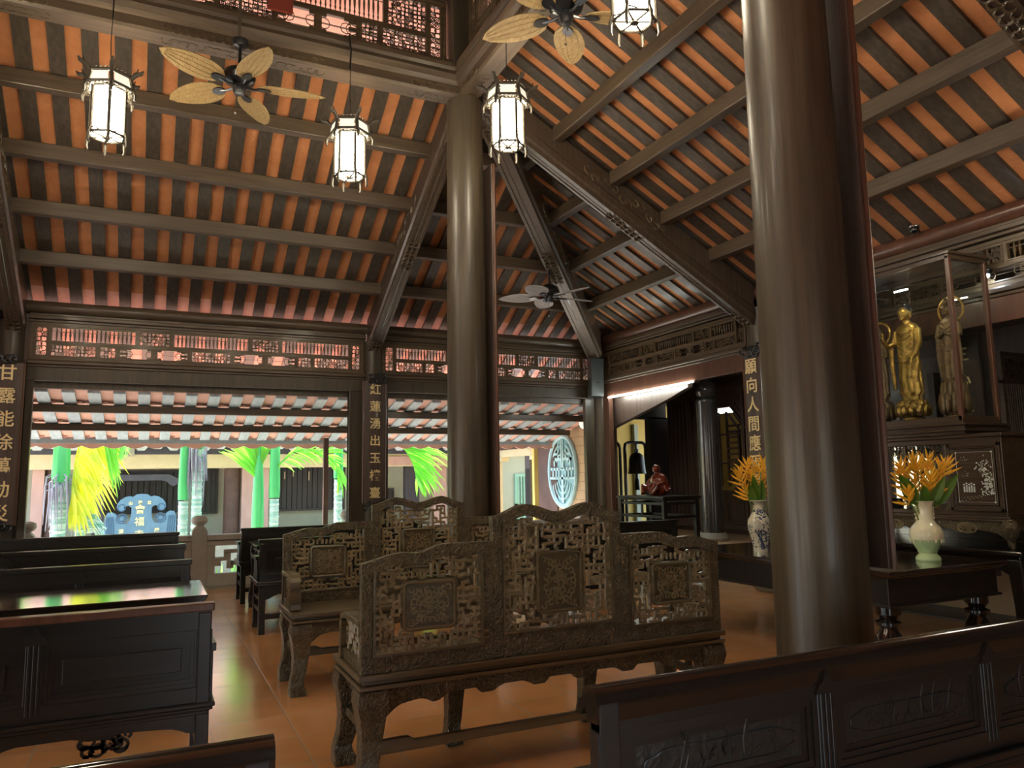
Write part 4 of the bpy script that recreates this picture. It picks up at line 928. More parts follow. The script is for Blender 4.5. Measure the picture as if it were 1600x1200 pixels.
# ================================================================ plain dark pews
def pew(L, label, rolled, panels, H=.92, mt=BLK, top=None, carved=False, arms=True):
    """back face towards -y at y=0, seat towards +y; local origin at the left end"""
    t = thing('pew', label, 'bench', (0, 0, 0), 'rows of dark panelled pews'); D = .50
    m = MB(); m.box(0, .06, -.01, .05, 0, H - .04); m.build('back_leg', mt, t, bevel=.005)
    m = MB(); m.box(L - .06, L, -.01, .05, 0, H - .04); m.build('back_leg', mt, t, bevel=.005)
    for x in (.03, L - .03):
        m = MB(); m.box(x - .028, x + .028, D - .055, D, 0, .42); m.prism([(D - .075, 0), (D + .012, 0), (D + .005, .035), (D - .055, .05)], x - .034, x + .034, 'x'); m.build('front_leg', mt, t, bevel=.005)
        m = MB(); m.box(x - .02, x + .02, .05, D - .05, .20, .235); m.box(x - .02, x + .02, .05, D - .05, .31, .34); m.build('side_stretcher', mt, t)
    m = MB(); m.box(-.015, L + .015, -.025, D + .03, .455, .475); m.box(0, L, -.015, D + .01, .43, .455); m.box(-.025, L + .025, -.03, D + .04, .475, .50); m.build('seat', mt, t, bevel=.006)
    # back: rails, stiles, raised panels
    m = MB(); m.box(0, L, -.005, .04, .50, .565); m.box(0, L, -.005, .04, H - .115, H - .03)
    W = (L - .05) / panels
    for i in range(panels + 1):
        c = .03 + W * i if i < panels else L - .03
        m.box(c - .035, c + .035, -.005, .04, .565, H - .115)
        if 0 < i < panels:
            for k in (-.02, 0, .02): m.box(c + k - .006, c + k + .006, -.009, -.004, .53, H - .10)
    m.build('back_frame', mt, t, bevel=.004)
    for i in range(panels):
        a, b = .03 + W * i + .035, .03 + W * (i + 1) - .035; z0, z1 = .565, H - .115
        m = MB()
        for k, (g, y) in enumerate(((.0, .0), (.018, .006), (.036, .012))):
            m.frame(a + g, b - g, z0 + g, z1 - g, y, y + .02, .018)
        m.build('panel_moulding', mt, t)
        m = MB(); m.box(a + .05, b - .05, .014, .035, z0 + .05, z1 - .05)
        if not carved: m.prism([(a + .075, z0 + .07), (b - .075, z0 + .07), (b - .075, z1 - .07), (a + .075, z1 - .07)], .006, .014)
        p = m.build('panel', mt if not carved else BLKC, t, bevel=.003)
        if carved:                                  # shallow lobed border and landscape relief
            q = MB(); cx, cz, rx, rz = (a + b) / 2, (z0 + z1) / 2, (b - a) / 2 - .085, (z1 - z0) / 2 - .075
            pts = []
            for u in lim(0, 2 * PI, 64)[:-1]:
                k = 1 + .10 * abs(math.cos(u * 3)) ; cu, su = math.cos(u), math.sin(u)
                pts.append((cx + rx * k * .93 * math.copysign(abs(cu) ** .55, cu), .013, cz + rz * k * .93 * math.copysign(abs(su) ** .55, su)))
            q.tube(pts, .003, 5, closed=True); rnd = random.Random(i + int(L * 10))
            for k in range(26):
                x_, z_ = cx + rnd.uniform(-.8, .8) * rx, cz + rnd.uniform(-.75, .5) * rz; g = rnd.random() * 6
                q.ring((x_, .0145, z_), rnd.uniform(.012, .03), .0026, 'y', 8, 4, g, g + rnd.uniform(2, 4.5))
            for k in range(5):
                x_ = cx + rnd.uniform(-.7, .7) * rx; z_ = cz - .6 * rz; q.tube([(x_, .013, z_), (x_ + rnd.uniform(-.02, .02), .013, z_ + .05), (x_ + rnd.uniform(-.05, .05), .013, z_ + rnd.uniform(.09, .14))], .003, 5)
            q.build('relief', BLKC, p, smooth=True)
    # small crest blocks on the stiles
    for i in range(1, panels):
        c = .03 + W * i; m = MB().prism([(c - .05, H - .115), (c - .035, H - .09), (c - .02, H - .08), (c - .012, H - .062), (c, H - .05), (c + .012, H - .062), (c + .02, H - .08), (c + .035, H - .09), (c + .05, H - .115)], -.016, -.002); m.build('crest', mt, t)
    if rolled:
        m = MB(); prof = [(-.006, H - .06)] + [(.028 + .036 * math.cos(a), H - .036 + .036 * math.sin(a)) for a in lim(PI, .0, 8)] + [(.085, H - .045), (.090, H - .07), (.078, H - .085), (.066, H - .075), (.055, H - .06), (.042, H - .075), (.042, H - .09), (-.006, H - .09)]
        m.prism(prof, -.01, L + .01, 'x'); m.build('rolled_top_rail', top or BLKG, t, smooth=True)
    else:
        m = MB(); m.box(-.012, L + .012, -.018, .052, H - .035, H); m.build('top_rail', top or mt, t, bevel=.006)
    m = MB(); apron(m, .06, L - .06, D - .03, .43, .16, lobes=9, t=.012); m.build('apron', mt, t)
    m = MB(); apron(m, .06, L - .06, .02, .43, .10, lobes=5, t=.012)
    rnd = random.Random(int(L * 7))
    for c in (L * .2, L * .5, L * .8):
        for k in range(16): g = rnd.random() * 6; m.ring((c + rnd.uniform(-.10, .10), .02, .375 - rnd.random() * .085), .028, .010, 'y', 8, 4, g, g + 4.5)
    m.build('carved_apron', mt, t)
    m = MB(); m.box(.05, L - .05, 0, .03, .14, .19); m.build('stretcher', mt, t, bevel=.004)
    for x in ((.0, L) if arms else ()):
        s_ = 1 if x else -1
        m = MB(); m.prism([(.05, .70), (.30, .70), (.37, .69), (.42, .71), (.44, .735), (.41, .745), (.36, .725), (.05, .735)], x - .03, x + .03, 'x'); m.build('arm_rest', mt, t, bevel=.004)
        m = MB(); m.prism([(.05, .5), (.34, .5), (.35, .54), (.31, .58), (.31, .70), (.05, .70)], x - .016, x + .016, 'x'); m.build('arm_panel', mt, t, bevel=.003)
    return t
def place(o, x, y): o.location = (x, y, 0)
place(pew(2.36, 'nearest black pew at the lower right with three carved landscape panels and a rolled rail', True, 3, .905, BLK, BLKG, True, False), 1.07, 1.76)
WARP[0] = lambda z: z * .81 if z < .5 else .405 + (z - .5) * .465 / .42
place(pew(2.4, 'black pew showing only its rolled rail at the bottom left corner', True, 3, .92, BLK, BLKG, False, False), -2.13, 1.88)
place(pew(2.2, 'dark pew on the left with large plain panels and a red brown top rail', False, 3, .92, BLK, WRED), -1.905, 4.09)
place(pew(2.2, 'dark pew right behind the shiny table on the left', False, 3, .92, BLK), -1.9, 6.46)
place(pew(2.2, 'dark pew third in the left block, its crests near the far table', False, 3, .92, BLK), -1.88, 8.13)
place(pew(2.2, 'furthest dark pew on the left, nearest the balustrade', False, 3, .92, BLK), -1.87, 10.2)
WARP[0] = None
place(pew(2.3, 'dark pew right of the aisle, partly behind the smaller carved bench', False, 3, .90, BLK), .98, 7.8)
place(pew(2.3, 'furthest dark pew right of the aisle, behind the tall dark table', False, 3, .90, BLK), 1.02, 9.85)
place(pew(2.35, 'dark pew whose end shows between the centre and right carved panels', False, 3, .90, BLK), 3.62, 7.8)
def table(x0, x1, y0, y1, h, label, top):
    t = thing('long_table', label, 'table', (x0, y0, 0), 'dark tables between the pews')
    m = MB(); m.prism([(x0 - .01, h - .045), (x1 + .01, h - .045), (x1 + .03, h - .02), (x1 + .035, h), (x0 - .035, h), (x0 - .03, h - .02)], y0, y1); m.build('tabletop', top, t, bevel=.006)
    m = MB()
    for y in (y0 + .05, y1 - .05): apron(m, x0 + .06, x1 - .06, y, h - .045, .11, t=.012)
    for x in (x0 + .03, x1 - .03): apron(m, y0 + .06, y1 - .06, x, h - .045, .10, 'y', t=.012, lobes=3); m.box(x - .012, x + .012, y0 + .06, y1 - .06, h - .20, h - .175)
    m.build('apron', BLK, t)
    for x, sx in ((x0 + .04, -1), (x1 - .04, 1)):
        for y, sy in ((y0 + .05, -1), (y1 - .05, 1)): m = MB(); cab_leg(m, x, y, sx, sy, h - .05, .03); m.build('leg', BLK, t, bevel=.004)
table(-1.92, .315, 5.2, 6.02, .76, 'dark table with a shiny top mirroring the garden, in the left block of pews', BLKG)
table(-1.9, .35, 9.25, 9.95, .75, 'further shiny dark table between the last two left pews', BLKG)
table(1.10, 3.2, 8.75, 9.6, .765, 'tall dark table right of the aisle, its green lit end next to the carved bench', BLKG)

# ================================================================ lanterns
def lantern(x, y, zt, label, cab=5.62):
    """zt: top of the crown; six-sided body"""
    t = thing('lantern', label, 'lantern', (x, y, zt - .7), 'hexagonal metal lanterns'); H6 = [PI / 3 * k + PI / 6 + .12 for k in range(6)]
    def hexp(r, z): return [(x + r * math.cos(a), y + r * math.sin(a), z) for a in H6]
    z0, z1 = zt - .585, zt - .175; r = .148
    for k in range(6):                                   # glowing panes
        a, b = hexp(r * .93, z0)[k], hexp(r * .93, z0)[(k + 1) % 6]; A, B = Vector(a), Vector(b); u = (B - A); a = A + u * .13; b = A + u * .87; nrm = Vector((-(a + b).x / 2 + x, -(a + b).y / 2 + y, 0)).normalized() * .004
        m = MB().quadpr(tuple(a), tuple(b), (b.x, b.y, z1), (a.x, a.y, z1), nrm); m.build('pane', PANEL, t)
    m = MB()
    for k in range(6):
        p0, p1 = hexp(r, z0 - .01)[k], hexp(r, z1)[k]; m.tube([p0, p1], .015, 6)
        q0 = hexp(r * 1.05, z0 + .02)[k]; m.tube([q0, hexp(r * 1.13, z0 - .02)[k], hexp(r * 1.16, z0 - .09)[k], hexp(r * 1.08, z0 - .12)[k]], [.012, .014, .012, .008], 6)
        for zz in (z0 - .005, z1):
            m.tube([hexp(r, zz)[k], hexp(r, zz)[(k + 1) % 6]], .010, 6)
        m.tube([hexp(r * 1.0, z0 + .1)[k], hexp(r * 1.02, z0 + .03)[(k)], tuple((Vector(hexp(r, z0 + .005)[k]) + Vector(hexp(r, z0 + .005)[(k + 1) % 6])) / 2)], .006, 4)
    m.build('body_frame', BRASS, t, smooth=True)
    m = MB()                                             # open star below
    for k in range(6): m.tube([(x, y, z0 - .015), hexp(r, z0 - .01)[k]], .009, 5)
    m.lathe([(.0, z0 - .03), (.03, z0 - .025), (.03, z0 - .005), (0, z0)], (x, y, 0), 12); m.build('star_frame', BRASS, t, smooth=True)
    m = MB().prism([(p[0], p[1]) for p in hexp(r * .82, 0)], z0 + .008, z0 + .012, 'z'); m.build('bottom_pane', PANEL, t)
    R_ = .205                                            # crown
    za, zb2 = zt - .165, zt - .05
    for k in range(6):
        A, B = Vector(hexp(R_, za)[k]), Vector(hexp(R_, za)[(k + 1) % 6]); a = A.lerp(B, .14); b = A.lerp(B, .86); A2, B2 = Vector(hexp(R_ * .88, zb2)[k]), Vector(hexp(R_ * .88, zb2)[(k + 1) % 6]); c = A2.lerp(B2, .86); d = A2.lerp(B2, .14)
        m = MB().quadpr(tuple(a), tuple(b), tuple(c), tuple(d), (0, 0, .003)); m.build('crown_pane', MILK, t)
    m = MB()
    for k in range(6):
        for zz, rr in ((za, R_), (zb2, R_ * .88)): m.tube([hexp(rr, zz)[k], hexp(rr, zz)[(k + 1) % 6]], .015, 6)
        m.tube([hexp(R_, za - .01)[k], hexp(R_ * .88, zb2 + .01)[k]], .018, 6)
        A, B = Vector(hexp(R_, za)[k]), Vector(hexp(R_, za)[(k + 1) % 6])
        for j in range(6):                               # hanging lace
            c = A.lerp(B, (j + .5) / 6); m.ring((c.x, c.y, c.z - .018 - .012 * math.cos(PI * (j + .5) / 3)), .014, .004, 'z' if 0 else 'y', 7, 4)
        C2, D2 = Vector(hexp(R_ * .88, zb2)[k]), Vector(hexp(R_ * .88, zb2)[(k + 1) % 6])
        for j in range(5): c = C2.lerp(D2, (j + .5) / 5); m.ring((c.x, c.y, c.z + .018), .014, .004, 'y', 7, 4)
        m.tube([hexp(R_ * .88, zb2)[k], hexp(r * .3, zt)[k]], .006, 5)
    m.build('crown_frame', BRASS, t, smooth=True)
    for k in range(6):                                   # dragon-head finials and corner drops
        m = MB(); m.tube([hexp(R_ * .92, zb2 - .01)[k], hexp(R_ * 1.10, zb2 + .03)[k], hexp(R_ * 1.34, zb2 + .04)[k], hexp(R_ * 1.42, zb2 + .065)[k]], [.016, .022, .017, .007], 6)
        m.tube([hexp(R_ * 1.12, zb2 + .035)[k], hexp(R_ * 1.20, zb2 + .085)[k]], [.010, .004], 5); m.ell(hexp(R_ * 1.3, zb2 + .03)[k], .014, 6, 5); m.build('dragon_finial', BRASS, t, smooth=True)
        m = MB(); m.tube([hexp(R_, za)[k], hexp(R_ * 1.13, za - .05)[k], hexp(R_ * 1.10, za - .10)[k]], [.012, .016, .010], 6); m.build('corner_drop', BRASS, t, smooth=True)
    m = MB(); m.tube([(x, y, zt - .06), (x + .004, y, zt + .1), (x - .004, y, (zt + cab) / 2), (x, y, cab)], .004, 5); m.build('cable', IRON, t)
    return t
lantern(-.46, 7.17, 5.06, 'leftmost glowing lantern, hanging left of the woven ceiling fan')
lantern(1.67, 7.17, 5.04, 'glowing lantern right of the woven ceiling fan, left of the middle column')
lantern(2.91, 6.10, 5.13, 'glowing lantern touching the right side of the middle column')
lantern(2.91, 4.03, 5.17, 'glowing lantern cut by the top edge beside the upper fan')
lantern(-1.4, 3.6, 5.03, 'added glowing lantern out of view on the left, over the pews')  # out of view lanterns from here on are added to brighten the hall
lantern(1.67, 3.02, 5.04, 'added glowing lantern out of view above the camera')
lantern(6.2, 2.8, 3.62, 'added glowing lantern out of view beyond the right edge, before the altar', 3.93)  # unseen, added to light the altar and vases
lantern(-.3, 2.9, 5.04, 'added glowing lantern out of view behind the left pews')
lantern(-1.5, 5.9, 5.04, 'added glowing lantern out of view over the left end of the pews')
m = MB().tube([(-.46, 7.20, 5.6), (-.46, 7.19, 5.9), (-.44, 7.22, 6.1)], .007, 6); tag(m.build('lamp_wire', IRON), 'dark wire running up over the beam from the leftmost lantern', 'wire')
m = MB().tube([(1.67, 7.20, 5.6), (1.68, 7.19, 5.8), (1.66, 7.2, 5.95)], .009, 6); tag(m.build('lamp_wire', IRON), 'dark wire on the beam above the lantern left of the middle column', 'wire')

# ================================================================ ceiling fans
def paddle_fan(x, y, z, top, R_, a0, wm, label, tilt=.22, rod=.02, nb_=5):
    t = thing('paddle_fan', label, 'fan', (x, y, z - .12), 'five bladed ceiling fans')
    m = MB().lathe([(.02, .16), (.06, .155), (.13, .11), (.15, .06), (.135, .015), (.08, -.01), (.055, -.02)], (x, y, z), 28); m.build('motor_housing', IRON, t, smooth=True)
    m = MB().lathe([(.06, -.015), (.062, -.05), (.05, -.09), (.045, -.105), (.0, -.108)], (x, y, z), 24); m.build('switch_cup', IRON, t, smooth=True)
    m = MB().lathe([(.015, .15), (.015, top - z - .07), (.06, top - z - .06), (.075, top - z - .02), (.075, top - z)], (x, y, z), 20); m.build('down_rod', IRON, t, smooth=True)
    for k in range(nb_):
        a = a0 + 2 * PI * k / nb_; d = Vector((math.cos(a), math.sin(a), 0)); s_ = Vector((-math.sin(a), math.cos(a), 0)); up = Vector((0, 0, 1)); s2 = s_ * math.cos(tilt) + up * math.sin(tilt); nn = d.cross(s2)
        c0 = Vector((x, y, z - .03))
        m = MB(); m.tube([tuple(c0 + d * .05), tuple(c0 + d * .13 - up * .015), tuple(c0 + d * .21)], [.014, .012, .014], 6)
        pl_ = [(.19 + .07 * math.cos(u) + .03, .045 * math.sin(u)) for u in lim(0, 2 * PI, 14)[:-1]]
        vs = [tuple(c0 + d * p + s2 * q_ + nn * h) for h in (-.012, .0) for p, q_ in pl_]; k_ = len(pl_)
        m.add(vs, [tuple(range(k_)), tuple(range(k_, 2 * k_))] + [(i, (i + 1) % k_, k_ + (i + 1) % k_, k_ + i) for i in range(k_)]); m.build('blade_iron', IRON, t, smooth=True)
        L0, L1 = .17, R_; out = []
        for f in lim(0, 1, 12): out.append((L0 + (L1 - L0) * f, .138 * (math.sin(PI * min(1, f ** .80 * .97 + .03)) ** .62) + .0))
        ol = out + [(p, -q_) for p, q_ in out[::-1]]
        k_ = len(ol); vs = [tuple(c0 + d * p + s2 * q_ + nn * (h + .006)) for h in (0, .008) for p, q_ in ol]
        m = MB().add(vs, [(i, i + 1, k_ - 2 - i, k_ - 1 - i) for i in range(len(out) - 1)] + [(k_ + i, k_ + i + 1, 2 * k_ - 2 - i, 2 * k_ - 1 - i) for i in range(len(out) - 1)] + [(i, (i + 1) % k_, k_ + (i + 1) % k_, k_ + i) for i in range(k_)])
        bl = m.build('blade', wm, t)
        m = MB()
        for g in (-.6, -.2, .2, .6):
            m.tube([tuple(c0 + d * p + s2 * (q_ * g) + nn * .003) for p, q_ in out[1:-1]], .0022, 4)
        m.build('blade_ribs', wm, bl)
    m = MB(); m.tube([(x - .03, y - .03, z - .09), (x - .03, y - .03, z - .30)], .0022, 4); m.ell((x - .03, y - .03, z - .31), .013, 8, 6); m.build('pull_chain', CHROME, t)
    return t
paddle_fan(.61, 7.12, 5.17, 5.60, .79, math.radians(-6), WICK, 'woven rattan ceiling fan between the two left lanterns')
paddle_fan(2.95, 5.03, 5.26, 5.60, .78, math.radians(-15), WICK, 'woven rattan ceiling fan at the top centre beside the cut lantern')
paddle_fan(5.08, 9.36, 4.05, 4.62, .74, math.radians(2), WICKD, 'small far ceiling fan with pale slatted blades under the corner hip rafter')
m = MB().box(.595, .625, 7.22, 7.235, 5.55, 6.1); tag(m.build('fan_bracket', WZ), 'dark strap bracket on the beam above the left woven fan', 'bracket')
m = MB().box(.86, 1.10, 7.20, 7.24, 6.06, 6.22); tag(m.build('red_box', REDB), 'small dark red box on the beam above the left woven fan', 'box')

# ================================================================ side room behind the right wall line
def panel_wall(y0, y1, name):
    m = MB().box(9.2, 9.35, y0, y1, .42, 3.3); return struct(m, name, WALLW)
# wall with an octagonal opening (centre y 10.6, z 1.92)
oy, oz, orr = 10.62, 1.90, .68
m = MB(); oc = [(oy + orr * math.cos(PI / 8 + k * PI / 4) / math.cos(PI / 8) * .98, oz + orr * 1.12 * math.sin(PI / 8 + k * PI / 4) / math.cos(PI / 8) * .98) for k in range(8)]
Ya, Yb, Za, Zb = 9.75, 11.45, .42, 3.3
sq = [(Yb, oc[0][1]), (oc[1][0], Zb), (oc[2][0], Zb), (Ya, oc[3][1]), (Ya, oc[4][1]), (oc[5][0], Za), (oc[6][0], Za), (Yb, oc[7][1])]
for k in range(8):
    a, b = oc[k], oc[(k + 1) % 8]; A, B = sq[k], sq[(k + 1) % 8]
    if k in (0, 2, 4, 6):
        cn = {0: (Yb, Zb), 2: (Ya, Zb), 4: (Ya, Za), 6: (Yb, Za)}[k]; m.prism([a, A, cn, B, b], 9.2, 9.32, 'x')
    else: m.prism([a, A, B, b], 9.2, 9.32, 'x')
m.box(9.2, 9.32, 5.9, Ya, .42, 3.3); m.box(9.2, 9.32, Yb, 12.15, .42, 3.3); struct(m, 'wall_side', WALLW)
t = thing('octagonal_fret_window', 'octagonal timber window with fretwork in the side room wall behind the slim column', 'window', (9.18, oy, oz - orr))
m = MB()
for k, (sc_, th) in enumerate(((1.0, .022), (1.14, .016), (1.30, .016))):
    pts = [(9.185, oy + (p[0] - oy) * sc_, oz + (p[1] - oz) * sc_) for p in oc]; m.tube(pts, th, 4, closed=True)
m.build('octagonal_frame', WALLW, t)
m = MB()
def fb(y0, y1, z0, z1): m.box(9.22, 9.26, oy + y0, oy + y1, oz + z0, oz + z1)
for s_ in (-1, 1):
    for z in (-.40, -.30, -.20, -.10, 0, .10, .20, .30, .40): fb(s_ * .10, s_ * .42, z - .018, z + .018)
    fb(s_ * .38, s_ * .42, -.3, .3)
    for f in (0, 1, 2):
        for q_ in (-1, 1):
            a = (.14 + .14 * f); m.quadpr((9.22, oy + s_ * a, oz + q_ * .62), (9.22, oy + s_ * (a + .03), oz + q_ * .62), (9.22, oy + s_ * (a + .31), oz + q_ * .30), (9.22, oy + s_ * (a + .28), oz + q_ * .30), (.04, 0, 0))
fb(-.12, -.09, -.66, .66); fb(.09, .12, -.66, .66); fb(-.7, .7, .24, .27); fb(-.7, .7, -.27, -.24); m.build('fret_bars', WALLW, t)
# framing, mouldings and boards of the timber wall
t = thing('wall_panelling', 'dark timber panelling with long vertical mouldings between the yellow doorway and the slim column', 'panelling', (9.18, 11.8, .5))
m = MB()
for y in (11.5, 11.62, 11.74, 11.86, 11.98, 12.1): m.box(9.15, 9.2, y - .02, y + .02, .62, 2.85)
m.box(9.14, 9.2, 11.45, 12.15, 2.85, 2.93); m.box(9.14, 9.2, 11.45, 12.15, .55, .66); m.build('boards', WALLW, t, bevel=.004)
m = MB()
for (a, b, c, d) in ((9.80, 9.98, .62, 1.25), (9.80, 9.98, 2.55, 2.85), (11.22, 11.4, .62, 1.25), (11.22, 11.4, 2.5, 2.85), (10.1, 10.55, .62, 1.0), (10.7, 11.1, .62, 1.0), (10.1, 11.1, 2.72, 2.86)):
    for g in (0, .03): 
        for (e0, e1, e2, e3) in ((a + g, b - g, c + g, c + g + .012), (a + g, b - g, d - g - .012, d - g), (a + g, a + g + .012, c + g, d - g), (b - g - .012, b - g, c + g, d - g)): m.box(9.18, 9.2, e0, e1, e2, e3)
for y in (9.78, 10.04, 11.18, 11.44): m.box(9.16, 9.2, y - .03, y + .03, .5, 2.9)
m.box(9.13, 9.2, 5.9, 12.15, 2.92, 3.02); m.box(9.13, 9.2, 5.9, 12.15, .50, .58); m.build('mouldings', WALLW, t, bevel=.003)
m = MB(); apron(m, 9.5, 12.1, 9.17, .55, .09, 'y', lobes=9, t=.012); m.build('skirting', WRED, t)
m = MB().box(9.95, 10.05, 5.9, 12.3, .42, 2.62); struct(m, 'wall_passage', YELP)
# end wall (yellow), black posts, ceiling
m = MB().box(7.3, 12, 14.3, 14.4, -.1, 3.4); struct(m, 'wall_end', YELP)
m = MB().box(7.65, 12, -1.3, -1.2, -.1, 3.4); m.box(9.25, 9.4, -1.3, 5.95, -.1, 3.4); struct(m, 'wall_altar_room', WALLW)
m = MB().box(7.6, 9.3, 12.35, 12.5, 2.56, 3.3); m.box(8.88, 9.4, 12.35, 12.5, .42, 2.6); m.box(7.6, 8.12, 12.35, 12.5, .42, 2.6); struct(m, 'door_6', DARKP)
m = MB().quadpr((7.15, -1.3, 3.30), (12.1, -1.3, 2.95), (12.1, 14.4, 2.95), (7.15, 14.4, 3.30), (0, 0, .08)); struct(m, 'ceiling', WX)
m = MB().box(7.53, 7.6, 12.35, 14.4, -.1, 3.35); m.box(7.15, 7.44, 11.36, 11.44, -.1, 3.35); struct(m, 'wall_corner', WALLW)
t = thing('cross_brace', 'sloping timber brace under the opening head beside the corner column', 'beam', (7.3, 10.4, 2.2))
m = MB().prism([(11.35, 2.50), (11.35, 2.22), (9.5, 2.62), (9.0, 2.75), (9.0, 2.92), (11.35, 2.92)], 7.2, 7.3, 'x'); m.build('brace', WALLW, t, bevel=.01)
# slim column
t = thing('slim_column', 'slim glossy dark column with an onion cap standing in the side room', 'column', (8.0, 9.55, .42))
MB().lathe([(.24, .0), (.25, .05), (.22, .10), (.19, .13)], (8.0, 9.55, .42), 28).build('stone_base', PSTONE, t, smooth=True)
MB().lathe([(.172, .12), (.176, 1.2), (.165, 2.15), (.175, 2.17), (.175, 2.21), (.15, 2.24), (.13, 2.27), (.165, 2.33), (.18, 2.39), (.16, 2.46), (.10, 2.52), (.03, 2.57), (.02, 2.72)], (8.0, 9.55, .42), 32).build('shaft', mat('glossy dark column', (.045, .040, .038), .18, col2=(.065, .055, .05), scale=(26, 26, 1.2), coat=.4), t, smooth=True)
# bell in its stand
t = thing('bell_stand', 'black rounded frame holding the bell before the yellow wall', 'stand', (8.45, 13.0, .42))
m = MB()
for x0 in (8.55,):
    m.tube([(8.72, 13, .42), (8.72, 13, 2.02), (8.74, 13, 2.10), (8.80, 13, 2.13), (9.14, 13, 2.13), (9.21, 13, 2.10), (9.23, 13, 2.02), (9.23, 13, .42)], .035, 6)
m.tube([(8.60, 13, .42), (8.60, 13, 2.02), (8.58, 13, 2.08), (8.54, 13, 2.12), (8.40, 13, 2.13)], .03, 6); m.build('frame', IRON, t, smooth=True)
t = thing('bell', 'dark bronze bell hanging in the black frame beside the red statue', 'bell', (9.0, 13.0, 1.48))
MB().lathe([(.185, 1.49), (.19, 1.50), (.175, 1.55), (.165, 1.68), (.155, 1.80), (.13, 1.87), (.07, 1.92), (.0, 1.93)], (9.0, 13, 0), 28).build('body', BELLM, t, smooth=True)
m = MB().ring((9.0, 13, 1.965), .04, .012, 'y', 12, 6); m.tube([(9.0, 13, 2.0), (9.0, 13, 2.13)], .006, 5); m.build('hanger', BELLM, t, smooth=True)
m = MB().lathe([(.05, 1.16), (.055, 1.18), (.045, 1.36), (.02, 1.42), (0, 1.43)], (9.06, 13.1, 0), 14); tag(m.build('small_bell', BELLM, smooth=True), 'small dark bell shape below the large bell', 'bell')
tp = MB().box(9.04, 9.08, 13.09, 13.11, 1.42, 2.13); tag(tp.build('hanging_strap', IRON), 'dark cord behind the large bell', 'cord')

# ================================================================ loudspeaker, dome camera, tube light, spot
t = thing('loudspeaker', 'dark grey loudspeaker hung on the corner column', 'speaker', (6.80, 11.0, 2.80))
m = MB().quadpr((6.69, 10.92, 2.80), (6.95, 10.92, 2.80), (6.95, 11.1, 2.80), (6.72, 11.1, 2.80), (-.01, -.04, .66)); m.build('cabinet', SPK, t, bevel=.015)
m = MB().box(6.78, 6.84, 10.892, 10.90, 3.03, 3.04); m.build('badge', CHROME, t)
t = thing('dome_camera', 'little round dome camera on the round plate beam of the right slope', 'camera', (6.92, 4.93, 3.86))
MB().ell((6.90, 4.93, 3.88), (.045, .045, .045), 18, 12).build('dome', mat('smoked dome', (.01, .01, .01), .05, coat=1, bump=.005, bscale=10), t, smooth=True)
MB().lathe([(.05, 0), (.055, .012), (.03, .03)], (6.90, 4.93, 3.90), 18).build('mount', CHROME, t, smooth=True)
t = thing('tube_light', 'long lit tube along the head of the side room opening', 'lamp', (7.05, 9.9, 2.76))
m = MB().tube([(7.02, 8.62, 2.785), (7.02, 10.9, 2.785)], .011, 8); m.build('tube', TUBE, t, smooth=True)
m = MB().box(7.0, 7.04, 8.58, 8.62, 2.77, 2.80); m.build('end_cap', CHROME, t)
t = thing('spot_lamp', 'small bright bluish spot lamp right of the glass case', 'lamp', (6.98, 4.30, 3.2))
MB().lathe([(.02, 0), (.045, .03), (.05, .06), (.03, .08)], (6.98, 4.30, 3.24), 16).build('housing', IRON, t, smooth=True)
MB().ell((6.965, 4.29, 3.245), .020, 10, 8).build('lens', LED, t, smooth=True)

# ================================================================ couplet boards
def board(name_label, x, y, z0, z1, w_, face, chars, sz, cat='sign', curved=True, step=None, zt=None, off=0):
    """face 'y' looks to -y, face 'x' looks to -x"""
    t = thing('couplet_board', name_label, cat, (x, y, z0), 'carved gilt character boards on the columns')
    m = MB(); N = 8; th = .03
    for i in range(N):
        a0, a1 = -w_ / 2 + w_ * i / N, -w_ / 2 + w_ * (i + 1) / N; s0, s1 = .10 * (2 * a0 / w_) ** 2 * w_, .10 * (2 * a1 / w_) ** 2 * w_
        if not curved: s0 = s1 = 0
        if face == 'y': m.quadpr((x + a0, y + s0, z0), (x + a1, y + s1, z0), (x + a1, y + s1, z1), (x + a0, y + s0, z1), (0, th, 0))
        else: m.quadpr((x + s0, y + a0, z0), (x + s1, y + a1, z0), (x + s1, y + a1, z1), (x + s0, y + a0, z1), (th, 0, 0))
    m.build('board', WALLW, t)
    m = MB()
    for s_ in (-1, 1):
        a = s_ * (w_ / 2 - .008)
        if face == 'y': m.tube([(x + a, y + .03, z0), (x + a, y + .03, z1)], .012, 6)
        else: m.tube([(x + .03, y + a, z0), (x + .03, y + a, z1)], .012, 6)
    m.build('edge_moulding', WRED, t)
    rnd = random.Random(int(z1 * 10 + x * 7))
    for (c, k) in ((z1 + .02, 12), (z0 - .03, 8)):
        m = MB()
        for i in range(k):
            a = rnd.uniform(-w_ * .42, w_ * .42); dz = rnd.uniform(-.04, .05); g = rnd.random() * 6
            P = (x + a, y - .005, c + dz) if face == 'y' else (x - .005, y + a, c + dz); m.ring(P, rnd.uniform(.025, .045), .014, 'y' if face == 'y' else 'x', 8, 5, g, g + 5)
        m.build('carved_end', BLKC, t, smooth=True)
    zt = zt or (z1 - .14); step = step or (z1 - z0 - .28) / max(1, len(chars) - 1)
    for i, ch in enumerate(chars):
        P = (x + off, y - .006, zt - i * step) if face == 'y' else (x - .006, y - off, zt - i * step)
        letter(ch, sz, P, RY if face == 'y' else RX, GOLD, t, bold=.0022)
    return t
board('tall dark board with seven gilt characters between the two courtyard openings', 2.985, 11.02, 1.12, 2.93, .36, 'y', '紅蓮湧出玉樓臺', .17)
board('dark gilt character board cut by the left edge of the picture', LX - .03, 11.02, .98, 2.98, .36, 'y', '甘露能除萬劫災', .21)
